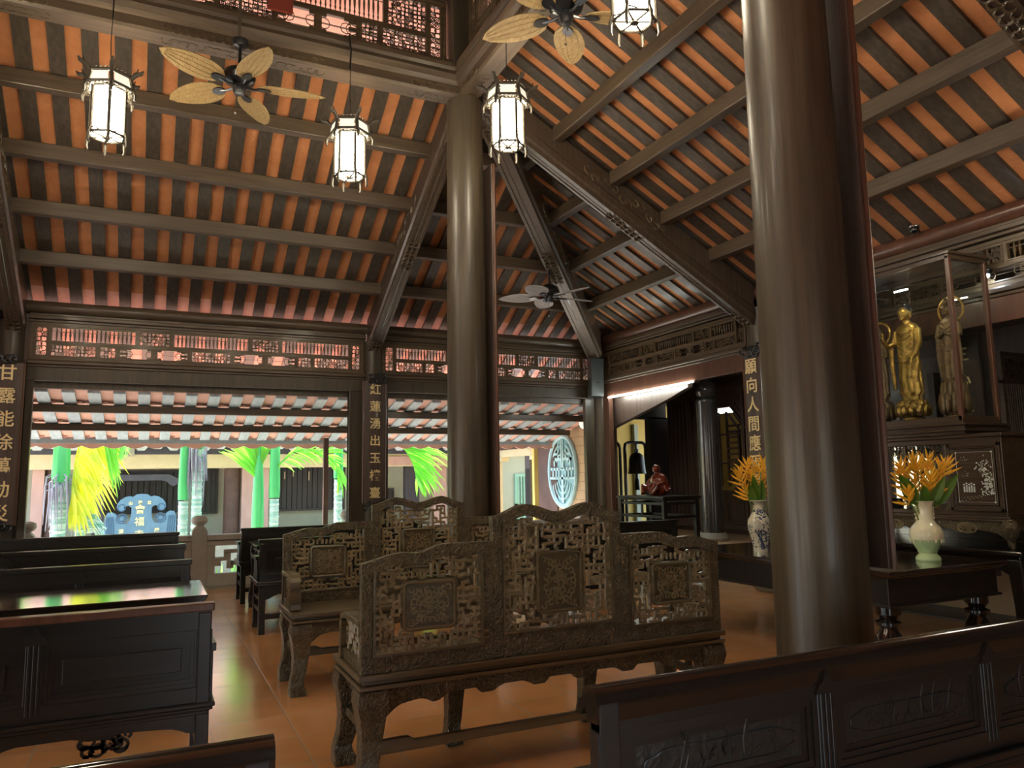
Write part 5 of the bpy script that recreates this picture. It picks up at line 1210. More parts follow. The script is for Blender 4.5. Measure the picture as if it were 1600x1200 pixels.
board('dark gilt character board half hidden by the nearest column and the flowers', 6.86, AY - .10, .9, 2.98, .36, 'x', '願向人間應現身', .21, zt=2.80, step=.245)
# boards hugging the two tall columns, seen on edge
for (x, y, r, z0, z1, lab) in ((AX, AY, .215, .9, 4.86, 'tall narrow board behind the middle column, only its orange brown edge showing'), (AX, BY, .235, .98, 5.4, 'tall narrow board behind the nearest column, its red edge showing on the right')):
    t = thing('couplet_board', lab, 'sign', (x + r, y, z0), 'boards behind the tall columns')
    m = MB().box(x + r + .01, x + r + .045, y - .20, y + .20, z0, z1); m.build('board', WALLW, t, bevel=.005)
    m = MB().tube([(x + r + .04, y - .20, z0), (x + r + .04, y - .20, z1)], .018, 6); m.build('edge_moulding', WRED, t, smooth=True)

# ================================================================ incense table with the red statue
t = thing('tall_stand_table', 'tall square legged stand carrying the red statue', 'table', (6.3, 8.5, 0))
X0, X1, Y0, Y1, ZT = 6.3, 6.9, 8.5, 9.6, 1.165
m = MB().box(X0 - .03, X1 + .03, Y0 - .03, Y1 + .03, ZT - .035, ZT); m.box(X0, X1, Y0, Y1, ZT - .06, ZT - .035); m.build('tabletop', BLK, t, bevel=.008)
for x in (X0 + .03, X1 - .03):
    for y in (Y0 + .03, Y1 - .03): m = MB().box(x - .028, x + .028, y - .028, y + .028, 0, ZT - .06); m.build('leg', BLK, t, bevel=.004)
for z in (ZT - .12, ZT - .30):
    m = MB()
    for y in (Y0 + .03, Y1 - .03): m.box(X0 + .05, X1 - .05, y - .018, y + .018, z, z + .035)
    for x in (X0 + .03, X1 - .03): m.box(x - .018, x + .018, Y0 + .05, Y1 - .05, z, z + .035)
    m.build('rails', BLK, t, bevel=.003)
m = MB().box(X0 + .02, X0 + .04, (Y0 + Y1) / 2 - .02, (Y0 + Y1) / 2 + .02, ZT - .30, ZT - .1); m.build('strut', BLK, t, bevel=.003)
# statue: a seated laughing monk figure leaning on rockwork
m = MB(); cx, cy, cz = 6.55, 8.95, ZT
m.ell((cx, cy, cz + .10), (.17, .20, .11)); m.ell((cx, cy - .02, cz + .20), (.12, .14, .13)); m.ell((cx - .01, cy - .03, cz + .25), (.075, .10, .07)); m.tube([(cx - .02, cy - .02, cz + .28), (cx - .025, cy - .02, cz + .36)], .03, 10); m.ell((cx - .035, cy - .02, cz + .38), (.060, .060, .062)); m.ell((cx - .08, cy - .02, cz + .38), (.014, .012, .014), 8, 6); m.ell((cx - .06, cy - .02, cz + .35), (.025, .03, .02), 8, 6)
for s_ in (-1, 1):
    m.ell((cx - .025, cy - .02 + s_ * .052, cz + .375), (.012, .010, .026), 8, 6)
    m.tube([(cx, cy + s_ * .10 - .02, cz + .27), (cx - .04, cy + s_ * .165 - .01, cz + .19), (cx - .11, cy + s_ * .11, cz + .16)], [.036, .034, .026], 10)
    m.tube([(cx - .02, cy + s_ * .08, cz + .08), (cx - .16, cy + s_ * .15, cz + .12), (cx - .19, cy + s_ * .10, cz + .03)], [.06, .055, .035], 10)
for i in range(7): m.tube([(cx + .05, cy - .1 - .02 * i, cz + .28 - .03 * i), (cx - .02, cy - .16 - .01 * i, cz + .18 - .02 * i), (cx + .0, cy - .20, cz + .05)], .014, 6)
o = m.build('statue', REDW); rebase(o, (cx, cy, cz)); tag(o, 'glossy red brown wooden seated figure on the tall stand', 'statue'); remesh(o, .005, 1)

# ================================================================ big polished altar table with two vases
t = thing('altar_table', 'big low polished dark table with turned legs under both flower vases', 'table', (4.72, 3.78, 0))
m = MB().box(4.68, 6.02, 3.76, 6.12, .715, .75); m.box(4.71, 5.99, 3.79, 6.09, .695, .715); m.build('tabletop', TABG, t, bevel=.008)
m = MB().box(4.74, 5.96, 3.82, 6.06, .50, .695); m.box(4.72, 5.98, 3.80, 6.08, .49, .51); m.build('apron', BLK, t, bevel=.008)
for x in (4.85, 5.85):
    for y in (3.93, 5.95):
        MB().lathe([(.06, 0), (.085, .015), (.085, .05), (.06, .08), (.075, .14), (.10, .20), (.095, .27), (.06, .32), (.055, .335), (.09, .355), (.09, .375), (.055, .39), (.06, .40), (.085, .43), (.085, .50)], (x, y, 0), 28).build('turned_leg', BLKG, t, smooth=True)
t = thing('small_stool_table', 'small dark open table standing behind the nearest column beside the altar', 'table', (5.6, 5.0, .75))
m = MB().box(5.55, 5.95, 5.0, 5.5, 1.0, 1.03); m.build('tabletop', BLK, t, bevel=.006)
for x in (5.58, 5.92):
    for y in (5.03, 5.47): m = MB().box(x - .02, x + .02, y - .02, y + .02, .75, 1.0); m.build('leg', BLK, t)
m = MB().box(5.58, 5.92, 5.02, 5.04, .93, .96); m.box(5.57, 5.59, 5.03, 5.47, .93, .96); m.build('rail', CARV, t)
# vases
v2 = (5.54, 4.08); t = thing('celadon_vase', 'cream and pale green dripping glaze vase with a ruffled rim', 'vase', (v2[0], v2[1], .75))
def rip(a, f): return .07 * math.sin(6 * a) * max(0, (f - .88) / .12)
prof = [(.088, 0), (.092, .012), (.088, .03), (.066, .055), (.064, .062), (.072, .068), (.072, .078), (.085, .10), (.108, .145), (.120, .19), (.120, .225), (.105, .26)]
MB().lathe([(.001, .0)] + prof[:9] + [(.115, .165)], (v2[0], v2[1], .75), 40).build('green_lower_body', CELA, t, smooth=True)
MB().lathe([(.1155, .165), (.1205, .19), (.1205, .225), (.105, .258), (.078, .29), (.060, .32), (.056, .36), (.056, .40), (.060, .43), (.074, .455), (.086, .465), (.080, .462), (.052, .44), (.045, .40)], (v2[0], v2[1], .75), 60, ripple=lambda a, f: .05 * math.sin(7 * a) * (1 if .66 < f < .93 else 0)).build('cream_upper_body', PORC, t, smooth=True)
m = MB()
for i in range(13):                              # running glaze drops
    a = 2 * PI * i / 13; rnd = random.Random(i); l = rnd.uniform(.012, .045); pts = []
    for f in lim(0, 1, 4): z = .172 - l * f; r_ = .1155 + (.1 - .1155) * max(0, (.165 - z)) / .065 * .35 + .0015; pts.append((v2[0] + r_ * math.cos(a), v2[1] + r_ * math.sin(a), .75 + z))
    m.tube(pts, [.009, .008, .007, .007, .006], 6)
m.build('glaze_drips', PORC, t, smooth=True)
for s_ in (-1, 1):
    m = MB()
    for z in (.33, .36, .39, .415): m.ell((v2[0] + s_ * .058, v2[1] - s_ * .028, .75 + z), (.014, .014, .017), 8, 6)
    m.build('handle', PORC, t, smooth=True)
v1 = (5.0, 5.33); t = thing('blue_white_vase', 'blue and white porcelain vase with a flat rim, left of the nearest column', 'vase', (v1[0], v1[1], .75))
MB().lathe([(.001, 0), (.062, 0), (.064, .02), (.062, .05), (.075, .11), (.098, .19), (.105, .24), (.098, .285), (.07, .335), (.05, .37), (.045, .40), (.048, .43), (.062, .448), (.085, .455), (.086, .462), (.06, .458), (.04, .43)], (v1[0], v1[1], .75), 48).build('body', BWPO, t, smooth=True)
m = MB(); rnd = random.Random(3)
def vr(z): 
    P_ = [(.062, 0), (.062, .05), (.075, .11), (.098, .19), (.105, .24), (.098, .285), (.07, .335), (.05, .37), (.045, .40)]
    P_ = [(b, a) for a, b in P_]
    for (z0, r0), (z1, r1) in zip(P_, P_[1:]):
        if z0 <= z <= z1: return r0 + (r1 - r0) * (z - z0) / (z1 - z0)
    return .045
A0 = math.atan2(-v1[1], -v1[0])                  # painted peony branch on the side facing the hall
for i in range(300):
    u = rnd.uniform(-1.1, 1.1); z = rnd.uniform(.03, .40)
    if (u + .15) ** 2 / .16 + (z - .25) ** 2 / .0022 < 1: continue
    if rnd.random() > (.85 if abs(u - .3 + (z - .2) * 1.5) < .55 else .25): continue
    a = A0 + u; r_ = vr(z) + .0012; l = rnd.uniform(.010, .024); g = rnd.uniform(-1, 1)
    c = Vector((v1[0] + r_ * math.cos(a), v1[1] + r_ * math.sin(a), .75 + z)); T_ = Vector((-math.sin(a), math.cos(a), 0)); U = Vector((0, 0, 1))
    m.tube([tuple(c - (T_ * math.cos(g) + U * math.sin(g)) * l * .6), tuple(c), tuple(c + (T_ * math.cos(g) + U * math.sin(g)) * l * .6)], [.002, .006, .001], 5)
for k in range(3):
    pts = [];
    for f in lim(0, 1, 10): u = .1 + .18 * k - .35 * f + .12 * math.sin(f * 5 + k); z = .03 + .18 * f; r_ = vr(z) + .001; pts.append((v1[0] + r_ * math.cos(A0 + u), v1[1] + r_ * math.sin(A0 + u), .75 + z))
    m.tube(pts, .005, 5)
for rr in (.035, .022, .010):
    pts = []
    for g in lim(0, 2 * PI, 14)[:-1]: z = .25 + rr * math.sin(g) * (1 + .15 * math.sin(5 * g)); u = -.15 + rr * 9 * math.cos(g) * (1 + .15 * math.cos(5 * g)); r_ = vr(z) + .001; pts.append((v1[0] + r_ * math.cos(A0 + u), v1[1] + r_ * math.sin(A0 + u), .75 + z))
    m.tube(pts, .0018, 4, closed=True)
m.build('blue_painting', COBA, t)
# flowers: each stem of heliconia and each leaf is its own thing
def heliconia(base, d, L, seed, lab, grp):
    rnd = random.Random(seed); d = Vector(d).normalized(); b = Vector(base); h = b + d * L
    t = thing('heliconia_flower', lab, 'flower', tuple(b), grp)
    MB().tube([tuple(b), tuple(b.lerp(h, .5) + Vector((0, 0, .01))), tuple(h)], [.0045, .004, .004], 6).build('stem', STEM, t, smooth=True)
    m = MB(); vw = Vector((-.43, -.9, 0)); s_ = d.cross(vw).normalized(); s_ = (s_ + vw * rnd.uniform(-.5, .5)).normalized(); d = (d + s_ * rnd.uniform(-.5, .5)).normalized()
    for k in range(8):
        sg = 1 if k % 2 else -1; q = (d * (.30 + .07 * k) + s_ * sg * (1.05 - .08 * k) + Vector((0, 0, .25)) + Vector((rnd.uniform(-.2, .2), rnd.uniform(-.2, .2), 0))).normalized()
        ln = .150 - .010 * k; a = h + d * (.016 * k - .03)
        m.tube([tuple(a), tuple(a + q * ln * .25), tuple(a + q * ln * .6 + Vector((0, 0, .006))), tuple(a + q * ln + Vector((0, 0, .014)))], [.004, .010, .007, .001], 6, flat=1.3)
        if k < 4:
            for e in (0, 1): v = (q + Vector((rnd.uniform(-.4, .4), rnd.uniform(-.4, .4), .5))).normalized(); m.tube([tuple(a + q * ln * .3), tuple(a + q * ln * .3 + v * .05)], [.004, .0008], 5)
    m.tube([tuple(h - d * .02), tuple(h + d * .08), tuple(h + d * .15)], [.006, .008, .001], 6)
    m.build('orange_bracts', ORANGE, t, smooth=True); return t
def hleaf(base, d, L, wd, lab, grp, mt=None, face=(-.8, -.6, 0)):
    d = Vector(d).normalized(); b = Vector(base); s_ = d.cross(Vector(face)).normalized(); n_ = s_.cross(d); m = MB(); vs = []; N = 10
    for i in range(N + 1):
        f = i / N; st = .3; w_ = 0.004 if f < st else wd * math.sin(PI * ((f - st) / (1 - st)) ** .75) + .001; c = b + d * L * f + n_ * (.12 * L * f * f) - Vector((0, 0, .1 * L * f ** 3))
        vs += [tuple(c + s_ * w_ + n_ * w_ * .25), tuple(c), tuple(c - s_ * w_ + n_ * w_ * .25), tuple(c - n_ * .0035)]
    fs = []
    for i in range(N):
        k = i * 4
        for a_, b_ in ((0, 1), (1, 2), (2, 3), (3, 0)): fs.append((k + a_, k + b_, k + 4 + b_, k + 4 + a_))
    o = m.add(vs, fs).build('flower_leaf', mt or GLEAF); rebase(o, tuple(b)); return tag(o, lab, 'leaf', grp)
U1 = Vector((.904, -.428, -.017)); TWD = Vector((-.43, -.9, 0))      # across and towards the hall
rnd = random.Random(12)
for (vv, zt_, nm, sp) in ((v2, 1.19, 'green dripping vase', [(-.42, .9), (-.30, 1.05), (-.12, 1.1), (.02, .98), (.14, 1.12), (.30, 1.0), (.38, 1.08), (-.50, .62), (.10, .8), (-.22, .72), (.26, .7)]),
                     (v1, 1.19, 'blue and white vase', [(-.34, .95), (-.16, 1.1), (-.02, .9), (.14, 1.05), (.30, .98), (-.28, .62), (.02, 1.15), (.24, .66)])):
    for i, (k, l) in enumerate(sp):
        d = Vector((0, 0, 1)) + U1 * k + TWD * rnd.uniform(-.12, .25)
        heliconia((vv[0] + U1.x * k * .03, vv[1] + U1.y * k * .03, zt_ - .22), d, (.26 + .22) * l * .95, 30 + i * 3 + int(vv[0] * 10), 'orange heliconia stem in the ' + nm, 'orange heliconias in the ' + nm)
    for i, (k, l, w_) in enumerate([(-.45, .50, .055), (.62, .50, .045), (.0, .36, .035), (-.05, .30, .03), (.40, .44, .04)] if vv is v2 else [(-.08, .46, .04), (.12, .40, .04), (-.22, .38, .035)]):
        hleaf((vv[0], vv[1], zt_ - .15), Vector((0, 0, 1)) + U1 * k + TWD * .1, l, w_, ('green leaf among the flowers of the ' + nm), 'green leaves in the ' + nm)

# ================================================================ altar: inlaid cabinet, glass case, figures
FX = 6.4
t = thing('altar_cabinet', 'dark altar cabinet with a mother of pearl panel and glazed niches on scrolled legs', 'cabinet', (FX, 5.0, .8))
YA, YB = 3.96, 6.1; XB = 7.15
m = MB(); m.box(FX, XB, YA, YB, 1.06, 1.10); m.box(FX, XB, YA, YB, 1.68, 1.73); m.box(FX - .02, XB + .02, YA - .02, YB + .02, 1.73, 1.76)
m.box(XB - .04, XB, YA, YB, 1.10, 1.68); m.box(FX, XB, YA, YA + .03, 1.1, 1.68); m.box(FX, XB, YB - .03, YB, 1.1, 1.68); m.box(FX, XB, 4.43, 4.46, 1.1, 1.68)
for y in (4.46, 4.86, 5.28, 5.70): m.box(FX, FX + .04, y, y + .03, 1.10, 1.68)
m.build('carcase', ALT, t, bevel=.006)
# inlaid door
m = MB()
for g, xx, wd in ((0, .0, .03), (.03, .010, .015), (.05, .004, .012)):
    a, b, c, d = YA + .01 + g, 4.44 - g, 1.10 + g, 1.68 - g
    for (e0, e1, e2, e3) in ((a, b, c, c + wd), (a, b, d - wd, d), (a, a + wd, c, d), (b - wd, b, c, d)): m.box(FX - .022 + xx, FX + .01, e0, e1, e2, e3)
m.build('door_frame', ALT, t, bevel=.003)
d_ = MB().box(FX - .006, FX + .02, YA + .07, 4.38, 1.16, 1.62).build('inlaid_panel', ALT, t)
m = MB(); rnd = random.Random(77); xx = FX - .008
def tri(y, z, s): 
    g = rnd.random() * 6; m.add([(xx, y + s * math.cos(g + k * 2.1) * rnd.uniform(.6, 1.2), z + s * math.sin(g + k * 2.1) * rnd.uniform(.6, 1.2)) for k in range(3)] + [(xx - .002, y, z)], [(0, 1, 2), (0, 1, 3), (1, 2, 3), (2, 0, 3)])
for i in range(60): tri(4.10 + rnd.gauss(0, .022), 1.30 + abs(rnd.gauss(0, .09)), .010)          # tree
for i in range(50): a = rnd.uniform(0, 2 * PI); q_ = rnd.uniform(0, .09); tri(4.12 + q_ * math.cos(a), 1.46 + q_ * .8 * math.sin(a), .009)
for i in range(46): tri(rnd.uniform(4.05, 4.16), rnd.uniform(1.24, 1.34), .011)
for k in range(5): y = 4.22 + .022 * k; m.box(xx - .002, xx, y - .007, y + .007, 1.26, 1.31 + .01 * (k % 2)); m.ring((xx, y, 1.325 + .01 * (k % 2)), .005, .004, 'x', 6, 4)
for k in range(16): tri(4.08 + .017 * k, 1.245 - .004 * k * (1 if k % 2 else .6), .006)
for k in range(14): tri(rnd.uniform(4.26, 4.33), rnd.choice((1.56, 1.54, 1.535, 1.44, 1.42, 1.40)), .006)
for (a, b, c, d) in ((YA + .085, YA + .088, 1.175, 1.605), (4.362, 4.365, 1.175, 1.605)): m.box(xx, xx + .002, a, b, c, d)
for z in (1.175, 1.603): m.box(xx, xx + .002, YA + .085, 4.365, z, z + .002)
for y in (YA + .088, 4.362):
    for z in (1.178, 1.602): m.ring((xx, y, z), .006, .004, 'x', 6, 4)
m.build('pearl_inlay', MOP, d_)
# glazed niches: mirror back and gilt pieces
m = MB().box(XB - .05, XB - .045, 4.47, YB - .03, 1.10, 1.68); m.build('mirror_back', MIRR, t)
m = MB(); rnd = random.Random(5)
for y0_, y1_ in ((4.49, 4.86), (4.89, 5.28), (5.31, 5.70)):
    rings(m, y0_, y1_, 1.60, 1.68, FX + .02, .025, .008, int(y0_ * 9), 'y')
    for s_ in (0, 1): yy = y0_ if s_ == 0 else y1_ - .08; rings(m, yy, yy + .08, 1.54, 1.62, FX + .02, .022, .008, int(yy * 9), 'y')
m.build('niche_carving', ALT, t, smooth=True)
for (y0_, y1_) in ((4.49, 4.86), (4.89, 5.28), (5.31, 5.70)): MB().box(FX + .03, FX + .034, y0_, y1_, 1.10, 1.68).build('niche_glass', GLASS, t)
# carved waist rail with medallions, scrolled legs, dark plinth
m = MB().box(FX - .03, XB + .03, YA - .03, YB + .03, 1.035, 1.06); m.box(FX - .05, XB + .05, YA - .05, YB + .05, 1.02, 1.035); m.build('base_moulding', ALT, t, bevel=.004)
m = MB(); apron(m, YA - .02, YB + .02, FX - .01, 1.02, .15, 'y', lobes=5); m.build('waist_rail', CARV, t, bevel=.004)
m = MB(); apron(m, FX, XB, YA - .01, 1.02, .15, 'x', lobes=3); m.build('waist_rail', CARV, t, bevel=.004)
m = MB()
for yy in (4.30, 5.0, 5.7): 
    rings(m, yy - .07, yy + .07, .925, .99, FX - .032, .02, .006, int(yy * 5), 'y'); m.tube([(FX - .032, yy + .085 * math.cos(a), .957 + .042 * math.sin(a)) for a in lim(0, 2 * PI, 20)[:-1]], .006, 5, closed=True)
m.build('medallions', FRET, t, smooth=True)
for (x, y, s_) in ((FX + .0, YA + .0, -1), (FX, YB, 1), (XB, YA, -1), (XB, YB, 1)):
    m = MB(); m.tube([(x, y, 1.0), (x - .03, y + s_ * .03, .96), (x - .02, y + s_ * .02, .91), (x + .01, y, .87), (x - .02, y + s_ * .02, .835), (x - .05, y + s_ * .045, .825), (x - .055, y + s_ * .05, .85)], [.06, .065, .05, .032, .028, .024, .016], 10); m.build('scrolled_leg', CARV, t, smooth=True)
t2 = thing('long_altar_stand', 'dark polished long stand under the inlaid altar cabinet, its slim leg at the right edge', 'table', (6.22, 3.78, 0))
m = MB().box(6.20, 7.22, 3.76, 6.3, .765, .80); m.box(6.24, 7.2, 3.80, 6.27, .73, .765); m.build('tabletop', BLKG, t2, bevel=.008)
m = MB(); apron(m, 3.85, 6.2, 6.27, .73, .14, 'y', lobes=5, t=.015); m.box(6.26, 7.2, 3.82, 3.84, .64, .73); m.build('apron', BLK, t2)
for x in (6.29, 7.15):
    for y in (3.85, 6.2):
        if x > 7 and y > 4: y = 6.2
        m = MB(); cab_leg(m, x, y, 0, 0, .73, .042); m.build('leg', BLK, t2, bevel=.005)
m = MB().box(XB - .05, XB - .02, YA, YB, .802, 1.02); m.build('back_board', BLKG, t)
# gilt pieces on the niche floor
for i, (y, h, lab) in enumerate(((4.62, .20, 'small gilt ornament in the right glazed niche of the altar'), (4.76, .24, 'taller gilt ornament in the right glazed niche'), (5.02, .14, 'small gilt ornament in the middle niche'), (5.40, .22, 'gilt ornament at the left niche beside the board edge'))):
    m = MB(); rnd = random.Random(i); m.lathe([(.03, 0), (.035, .01), (.015, .03), (.02, h * .4)], (6.62, y, 1.10), 12)
    for k in range(24): a = rnd.uniform(0, 2 * PI); m.ell((6.62 + .03 * math.cos(a), y + .045 * math.cos(a * 1.7), 1.10 + rnd.uniform(.3, 1) * h), .013, 6, 5)
    tag(m.build('gilt_ornament', GOLDI, smooth=True), lab, 'ornament', 'gilt pieces in the altar niches')
m = MB().lathe([(.05, 0), (.055, .01), (.05, .07), (.06, .09), (.05, .09)], (6.6, 5.14, 1.10), 16); tag(m.build('incense_bowl', IRON, smooth=True), 'small black bowl in the middle niche of the altar', 'bowl')

# glass case
t = thing('glass_case', 'tall glass display case with dark wooden posts holding the gilded figures', 'case', (6.64, 4.95, 1.76))
CX0, CX1, CY0, CY1, CZ0, CZ1 = 6.4, 6.90, 4.28, 5.62, 1.88, 3.37
m = MB()
for (z0, z1, g) in ((1.76, 1.79, .04), (1.79, 1.81, .07), (1.81, 1.84, .05), (1.84, 1.86, .075), (1.86, 1.90, .02)): m.box(CX0 - g, CX1 + g, CY0 - g, CY1 + g, z0, z1)
m.build('plinth', ALT, t, bevel=.004)
for x in (CX0, CX1):
    for y in (CY0, CY1): m = MB().box(x - .02, x + .02, y - .02, y + .02, CZ0, CZ1); m.build('post', WRED if y < 5 else ALT, t, bevel=.004)
m = MB(); m.frame(0, 0, 0, 0, 0, 0, 0) if 0 else None
for z in (CZ1 - .03, CZ0 + .0):
    m.box(CX0 - .02, CX1 + .02, CY0 - .018, CY0 + .018, z, z + .045); m.box(CX0 - .02, CX1 + .02, CY1 - .018, CY1 + .018, z, z + .045); m.box(CX0 - .018, CX0 + .018, CY0, CY1, z, z + .045); m.box(CX1 - .018, CX1 + .018, CY0, CY1, z, z + .045)
m.build('rails', ALT, t, bevel=.003)
m = MB(); m.box(CX0 - .04, CX1 + .04, CY0 - .04, CY1 + .04, CZ1 + .015, CZ1 + .035); m.build('top_board', ALT, t)
for (x0_, x1_, y0_, y1_) in ((CX0 - .003, CX0 + .003, CY0 + .02, CY1 - .02), (CX1 - .003, CX1 + .003, CY0 + .02, CY1 - .02), (CX0 + .02, CX1 - .02, CY0 - .003, CY0 + .003), (CX0 + .02, CX1 - .02, CY1 - .003, CY1 + .003)):
    MB().box(x0_, x1_, y0_, y1_, CZ0 + .045, CZ1 - .03).build('glass_pane', GLASS, t)
FL = 1.901
m = MB().box(CX0 + .05, CX0 + .065, 4.74, 4.88, CZ1 - .20, CZ1 - .19); m.build('lamp_bar', mat('lit lamp bar', (1, 1, 1), .4, emit=((1, .9, .7), 70.)), t)
def lotus(m, c, r, h, n_=12, tiers=2):
    for k in range(tiers):
        for i in range(n_):
            a = 2 * PI * (i + .5 * k) / n_; q_ = r * (1 - .16 * k); m.ell((c[0] + q_ * math.cos(a), c[1] + q_ * math.sin(a), c[2] + h * (.42 + .34 * k)), (r * .30, r * .30, h * .40), 8, 6)
    m.lathe([(r * .5, 0), (r * .9, h * .4), (r * .95, h * .9), (r * .6, h)], c, 24)
def standing(c, H, mt, name, label, halo, raised):
    """robed standing figure facing -x on a lotus; c = foot centre, H = figure height without base"""
    k = H / 1.0; x, y, z = c
    base = MB().lathe([(.115 * k, 0), (.12 * k, .02 * k), (.10 * k, .035 * k), (.105 * k, .06 * k), (.085 * k, .075 * k)], (x, y, FL), 28)
    zz = z
    lotus(base, (x, y, FL + .07 * k), .135 * k, z - FL - .07 * k)
    t = thing(name, label, 'statue', (x, y, FL)); base.build('lotus_base', mt, t, smooth=True)
    m = MB()
    def sec(pts):                                   # stack of elliptical sections with fold ripples
        n_ = 48; vs = []; fs = []
        for j, (h, cx, rx, ry, rp, nf) in enumerate(pts):
            for i in range(n_):
                a = 2 * PI * i / n_; w_ = 1 + rp * math.sin(nf * a + h * 9)
                vs.append((x + (cx + rx * math.cos(a) * w_) * k, y + ry * math.sin(a) * w_ * k, zz + h * k))
        for j in range(len(pts) - 1):
            for i in range(n_): fs.append((j * n_ + i, j * n_ + (i + 1) % n_, (j + 1) * n_ + (i + 1) % n_, (j + 1) * n_ + i))
        fs += [tuple(range(n_))[::-1], tuple(range((len(pts) - 1) * n_, len(pts) * n_))]; m.add(vs, fs)
    sec([(0, 0, .055, .10, .10, 8), (.06, 0, .060, .105, .10, 8), (.10, 0, .075, .125, .09, 9), (.25, 0, .070, .118, .07, 9), (.40, 0, .070, .115, .05, 8), (.52, -.005, .072, .112, .05, 7), (.62, -.005, .068, .112, .03, 7), (.70, 0, .066, .120, .02, 6), (.77, .005, .062, .125, .015, 5), (.805, .01, .048, .10, 0, 5), (.83, .01, .030, .045, 0, 5), (.86, .008, .026, .028, 0, 5)])
    # draped U folds on the chest
    for i in range(7): h = .74 - .045 * i; m.tube([(x - (.060 + .010 * math.sin(b * PI)) * k, y + (-.085 + .17 * b) * k, zz + (h - .055 * math.sin(b * PI)) * k) for b in lim(.05, .95, 8)], .008 * k, 6)
    # head, ushnisha, face
    hx_, hz = x - .018 * k, zz + .925 * k; K = k * 1.32
    m.ell((hx_, y, hz), (.052 * K, .045 * K, .060 * K), 20, 14); m.ell((hx_ - .052 * K, y, hz - .004 * K), (.010 * K, .007 * K, .015 * K), 8, 6); m.ell((hx_ - .046 * K, y, hz - .028 * K), (.008 * K, .013 * K, .005 * K), 8, 6); m.ell((hx_ - .034 * K, y, hz - .046 * K), (.016 * K, .017 * K, .014 * K), 8, 6)
    for s_ in (-1, 1): m.ell((hx_ + .005 * K, y + s_ * .047 * K, hz - .015 * K), (.010 * K, .007 * K, .032 * K), 8, 6); m.ell((hx_ - .045 * K, y + s_ * .018 * K, hz + .008 * K), (.010 * K, .012 * K, .005 * K), 8, 6); m.tube([(hx_ - .050 * K, y + s_ * .006 * K, hz + .018 * K), (hx_ - .046 * K, y + s_ * .020 * K, hz + .025 * K), (hx_ - .036 * K, y + s_ * .034 * K, hz + .020 * K)], .004 * K, 5)
    m.tube([(x, y, zz + .80 * k), (hx_ + .006 * k, y, hz - .03 * k)], .030 * k, 12)
    # arms with sleeves
    sg = 1                                          # +y side arm raised (left in the picture)
    if raised:
        m.tube([(x, y + .11 * k, zz + .75 * k), (x - .03 * k, y + .145 * k, zz + .62 * k), (x - .10 * k, y + .17 * k, zz + .60 * k), (x - .15 * k, y + .175 * k, zz + .66 * k)], [.042 * k, .040 * k, .028 * k, .018 * k], 10)
        m.tube([(x - .05 * k, y + .16 * k, zz + .62 * k), (x - .05 * k, y + .165 * k, zz + .4 * k), (x - .045 * k, y + .15 * k, zz + .14 * k)], [.035 * k, .030 * k, .02 * k], 8, flat=.6)
        m.ell((x - .155 * k, y + .175 * k, zz + .69 * k), (.012 * k, .020 * k, .026 * k), 8, 6)
        for f in range(4): m.tube([(x - .155 * k, y + (.163 + .009 * f) * k, zz + .70 * k), (x - .158 * k, y + (.162 + .009 * f) * k, zz + (.745 - .006 * abs(f - 1.5)) * k)], .0048 * k, 5)
        m.tube([(x - .158 * k, y + .157 * k, zz + .69 * k), (x - .172 * k, y + .163 * k, zz + .715 * k)], .005 * k, 5)
        m.tube([(x, y - .11 * k, zz + .75 * k), (x - .02 * k, y - .13 * k, zz + .60 * k), (x - .07 * k, y - .115 * k, zz + .48 * k), (x - .095 * k, y - .09 * k, zz + .43 * k)], [.042 * k, .040 * k, .028 * k, .016 * k], 10)
        m.ell((x - .10 * k, y - .085 * k, zz + .405 * k), (.012 * k, .018 * k, .024 * k), 8, 6)
        for f in range(4): m.tube([(x - .10 * k, y - (.072 + .009 * f) * k, zz + .395 * k), (x - .107 * k, y - (.070 + .009 * f) * k, zz + (.355 + .005 * abs(f - 1.5)) * k)], .0048 * k, 5)
    else:
        for s_ in (-1, 1):
            m.tube([(x, y + s_ * .11 * k, zz + .75 * k), (x - .02 * k, y + s_ * .14 * k, zz + .60 * k), (x - .08 * k, y + s_ * .07 * k, zz + .60 * k), (x - .10 * k, y + s_ * .015 * k, zz + .63 * k)], [.036 * k, .036 * k, .026 * k, .016 * k], 10)
            m.tube([(x - .04 * k, y + s_ * .12 * k, zz + .6 * k), (x - .03 * k, y + s_ * .14 * k, zz + .35 * k), (x - .01 * k, y + s_ * .13 * k, zz + .12 * k)], [.03 * k, .022 * k, .012 * k], 8)
            m.ell((x - .105 * k, y + s_ * .010 * k, zz + .655 * k), (.010 * k, .009 * k, .030 * k), 8, 6)
    body = m.build('figure', mt, t); remesh(body, .0062 * max(k, .8), 1)
    m = MB(); m.ell((hx_ + .012 * K, y, hz + .026 * K), (.049 * K, .049 * K, .042 * K), 22, 14); m.ell((hx_ + .012 * K, y, hz + .066 * K), (.026 * K, .026 * K, .022 * K), 14, 10)
    if halo:
        m.lathe([(.02 * k, 0), (.026 * k, .02 * k), (.012 * k, .05 * k), (0, .055 * k)], (hx_, y, hz + .09 * k), 12)
    m.build('hair', IRON if not halo else mt, t, smooth=True)
    if halo:
        m = MB(); m.tube([(x + .06 * k, y + .155 * k * math.cos(a), hz + .155 * k * math.sin(a)) for a in lim(0, 2 * PI, 36)[:-1]], .016 * k, 6, closed=True, flat=.5)
        m.tube([(x + .06 * k, y, hz - .15 * k), (x + .05 * k, y, zz + .6 * k)], .006 * k, 5); m.build('halo', BRONZE, t, smooth=True)
    return t
standing((6.66, 4.93, 2.11), .95, BRONZE, 'buddha_statue', 'tall gilded standing statue with one raised hand in the glass case', False, True)
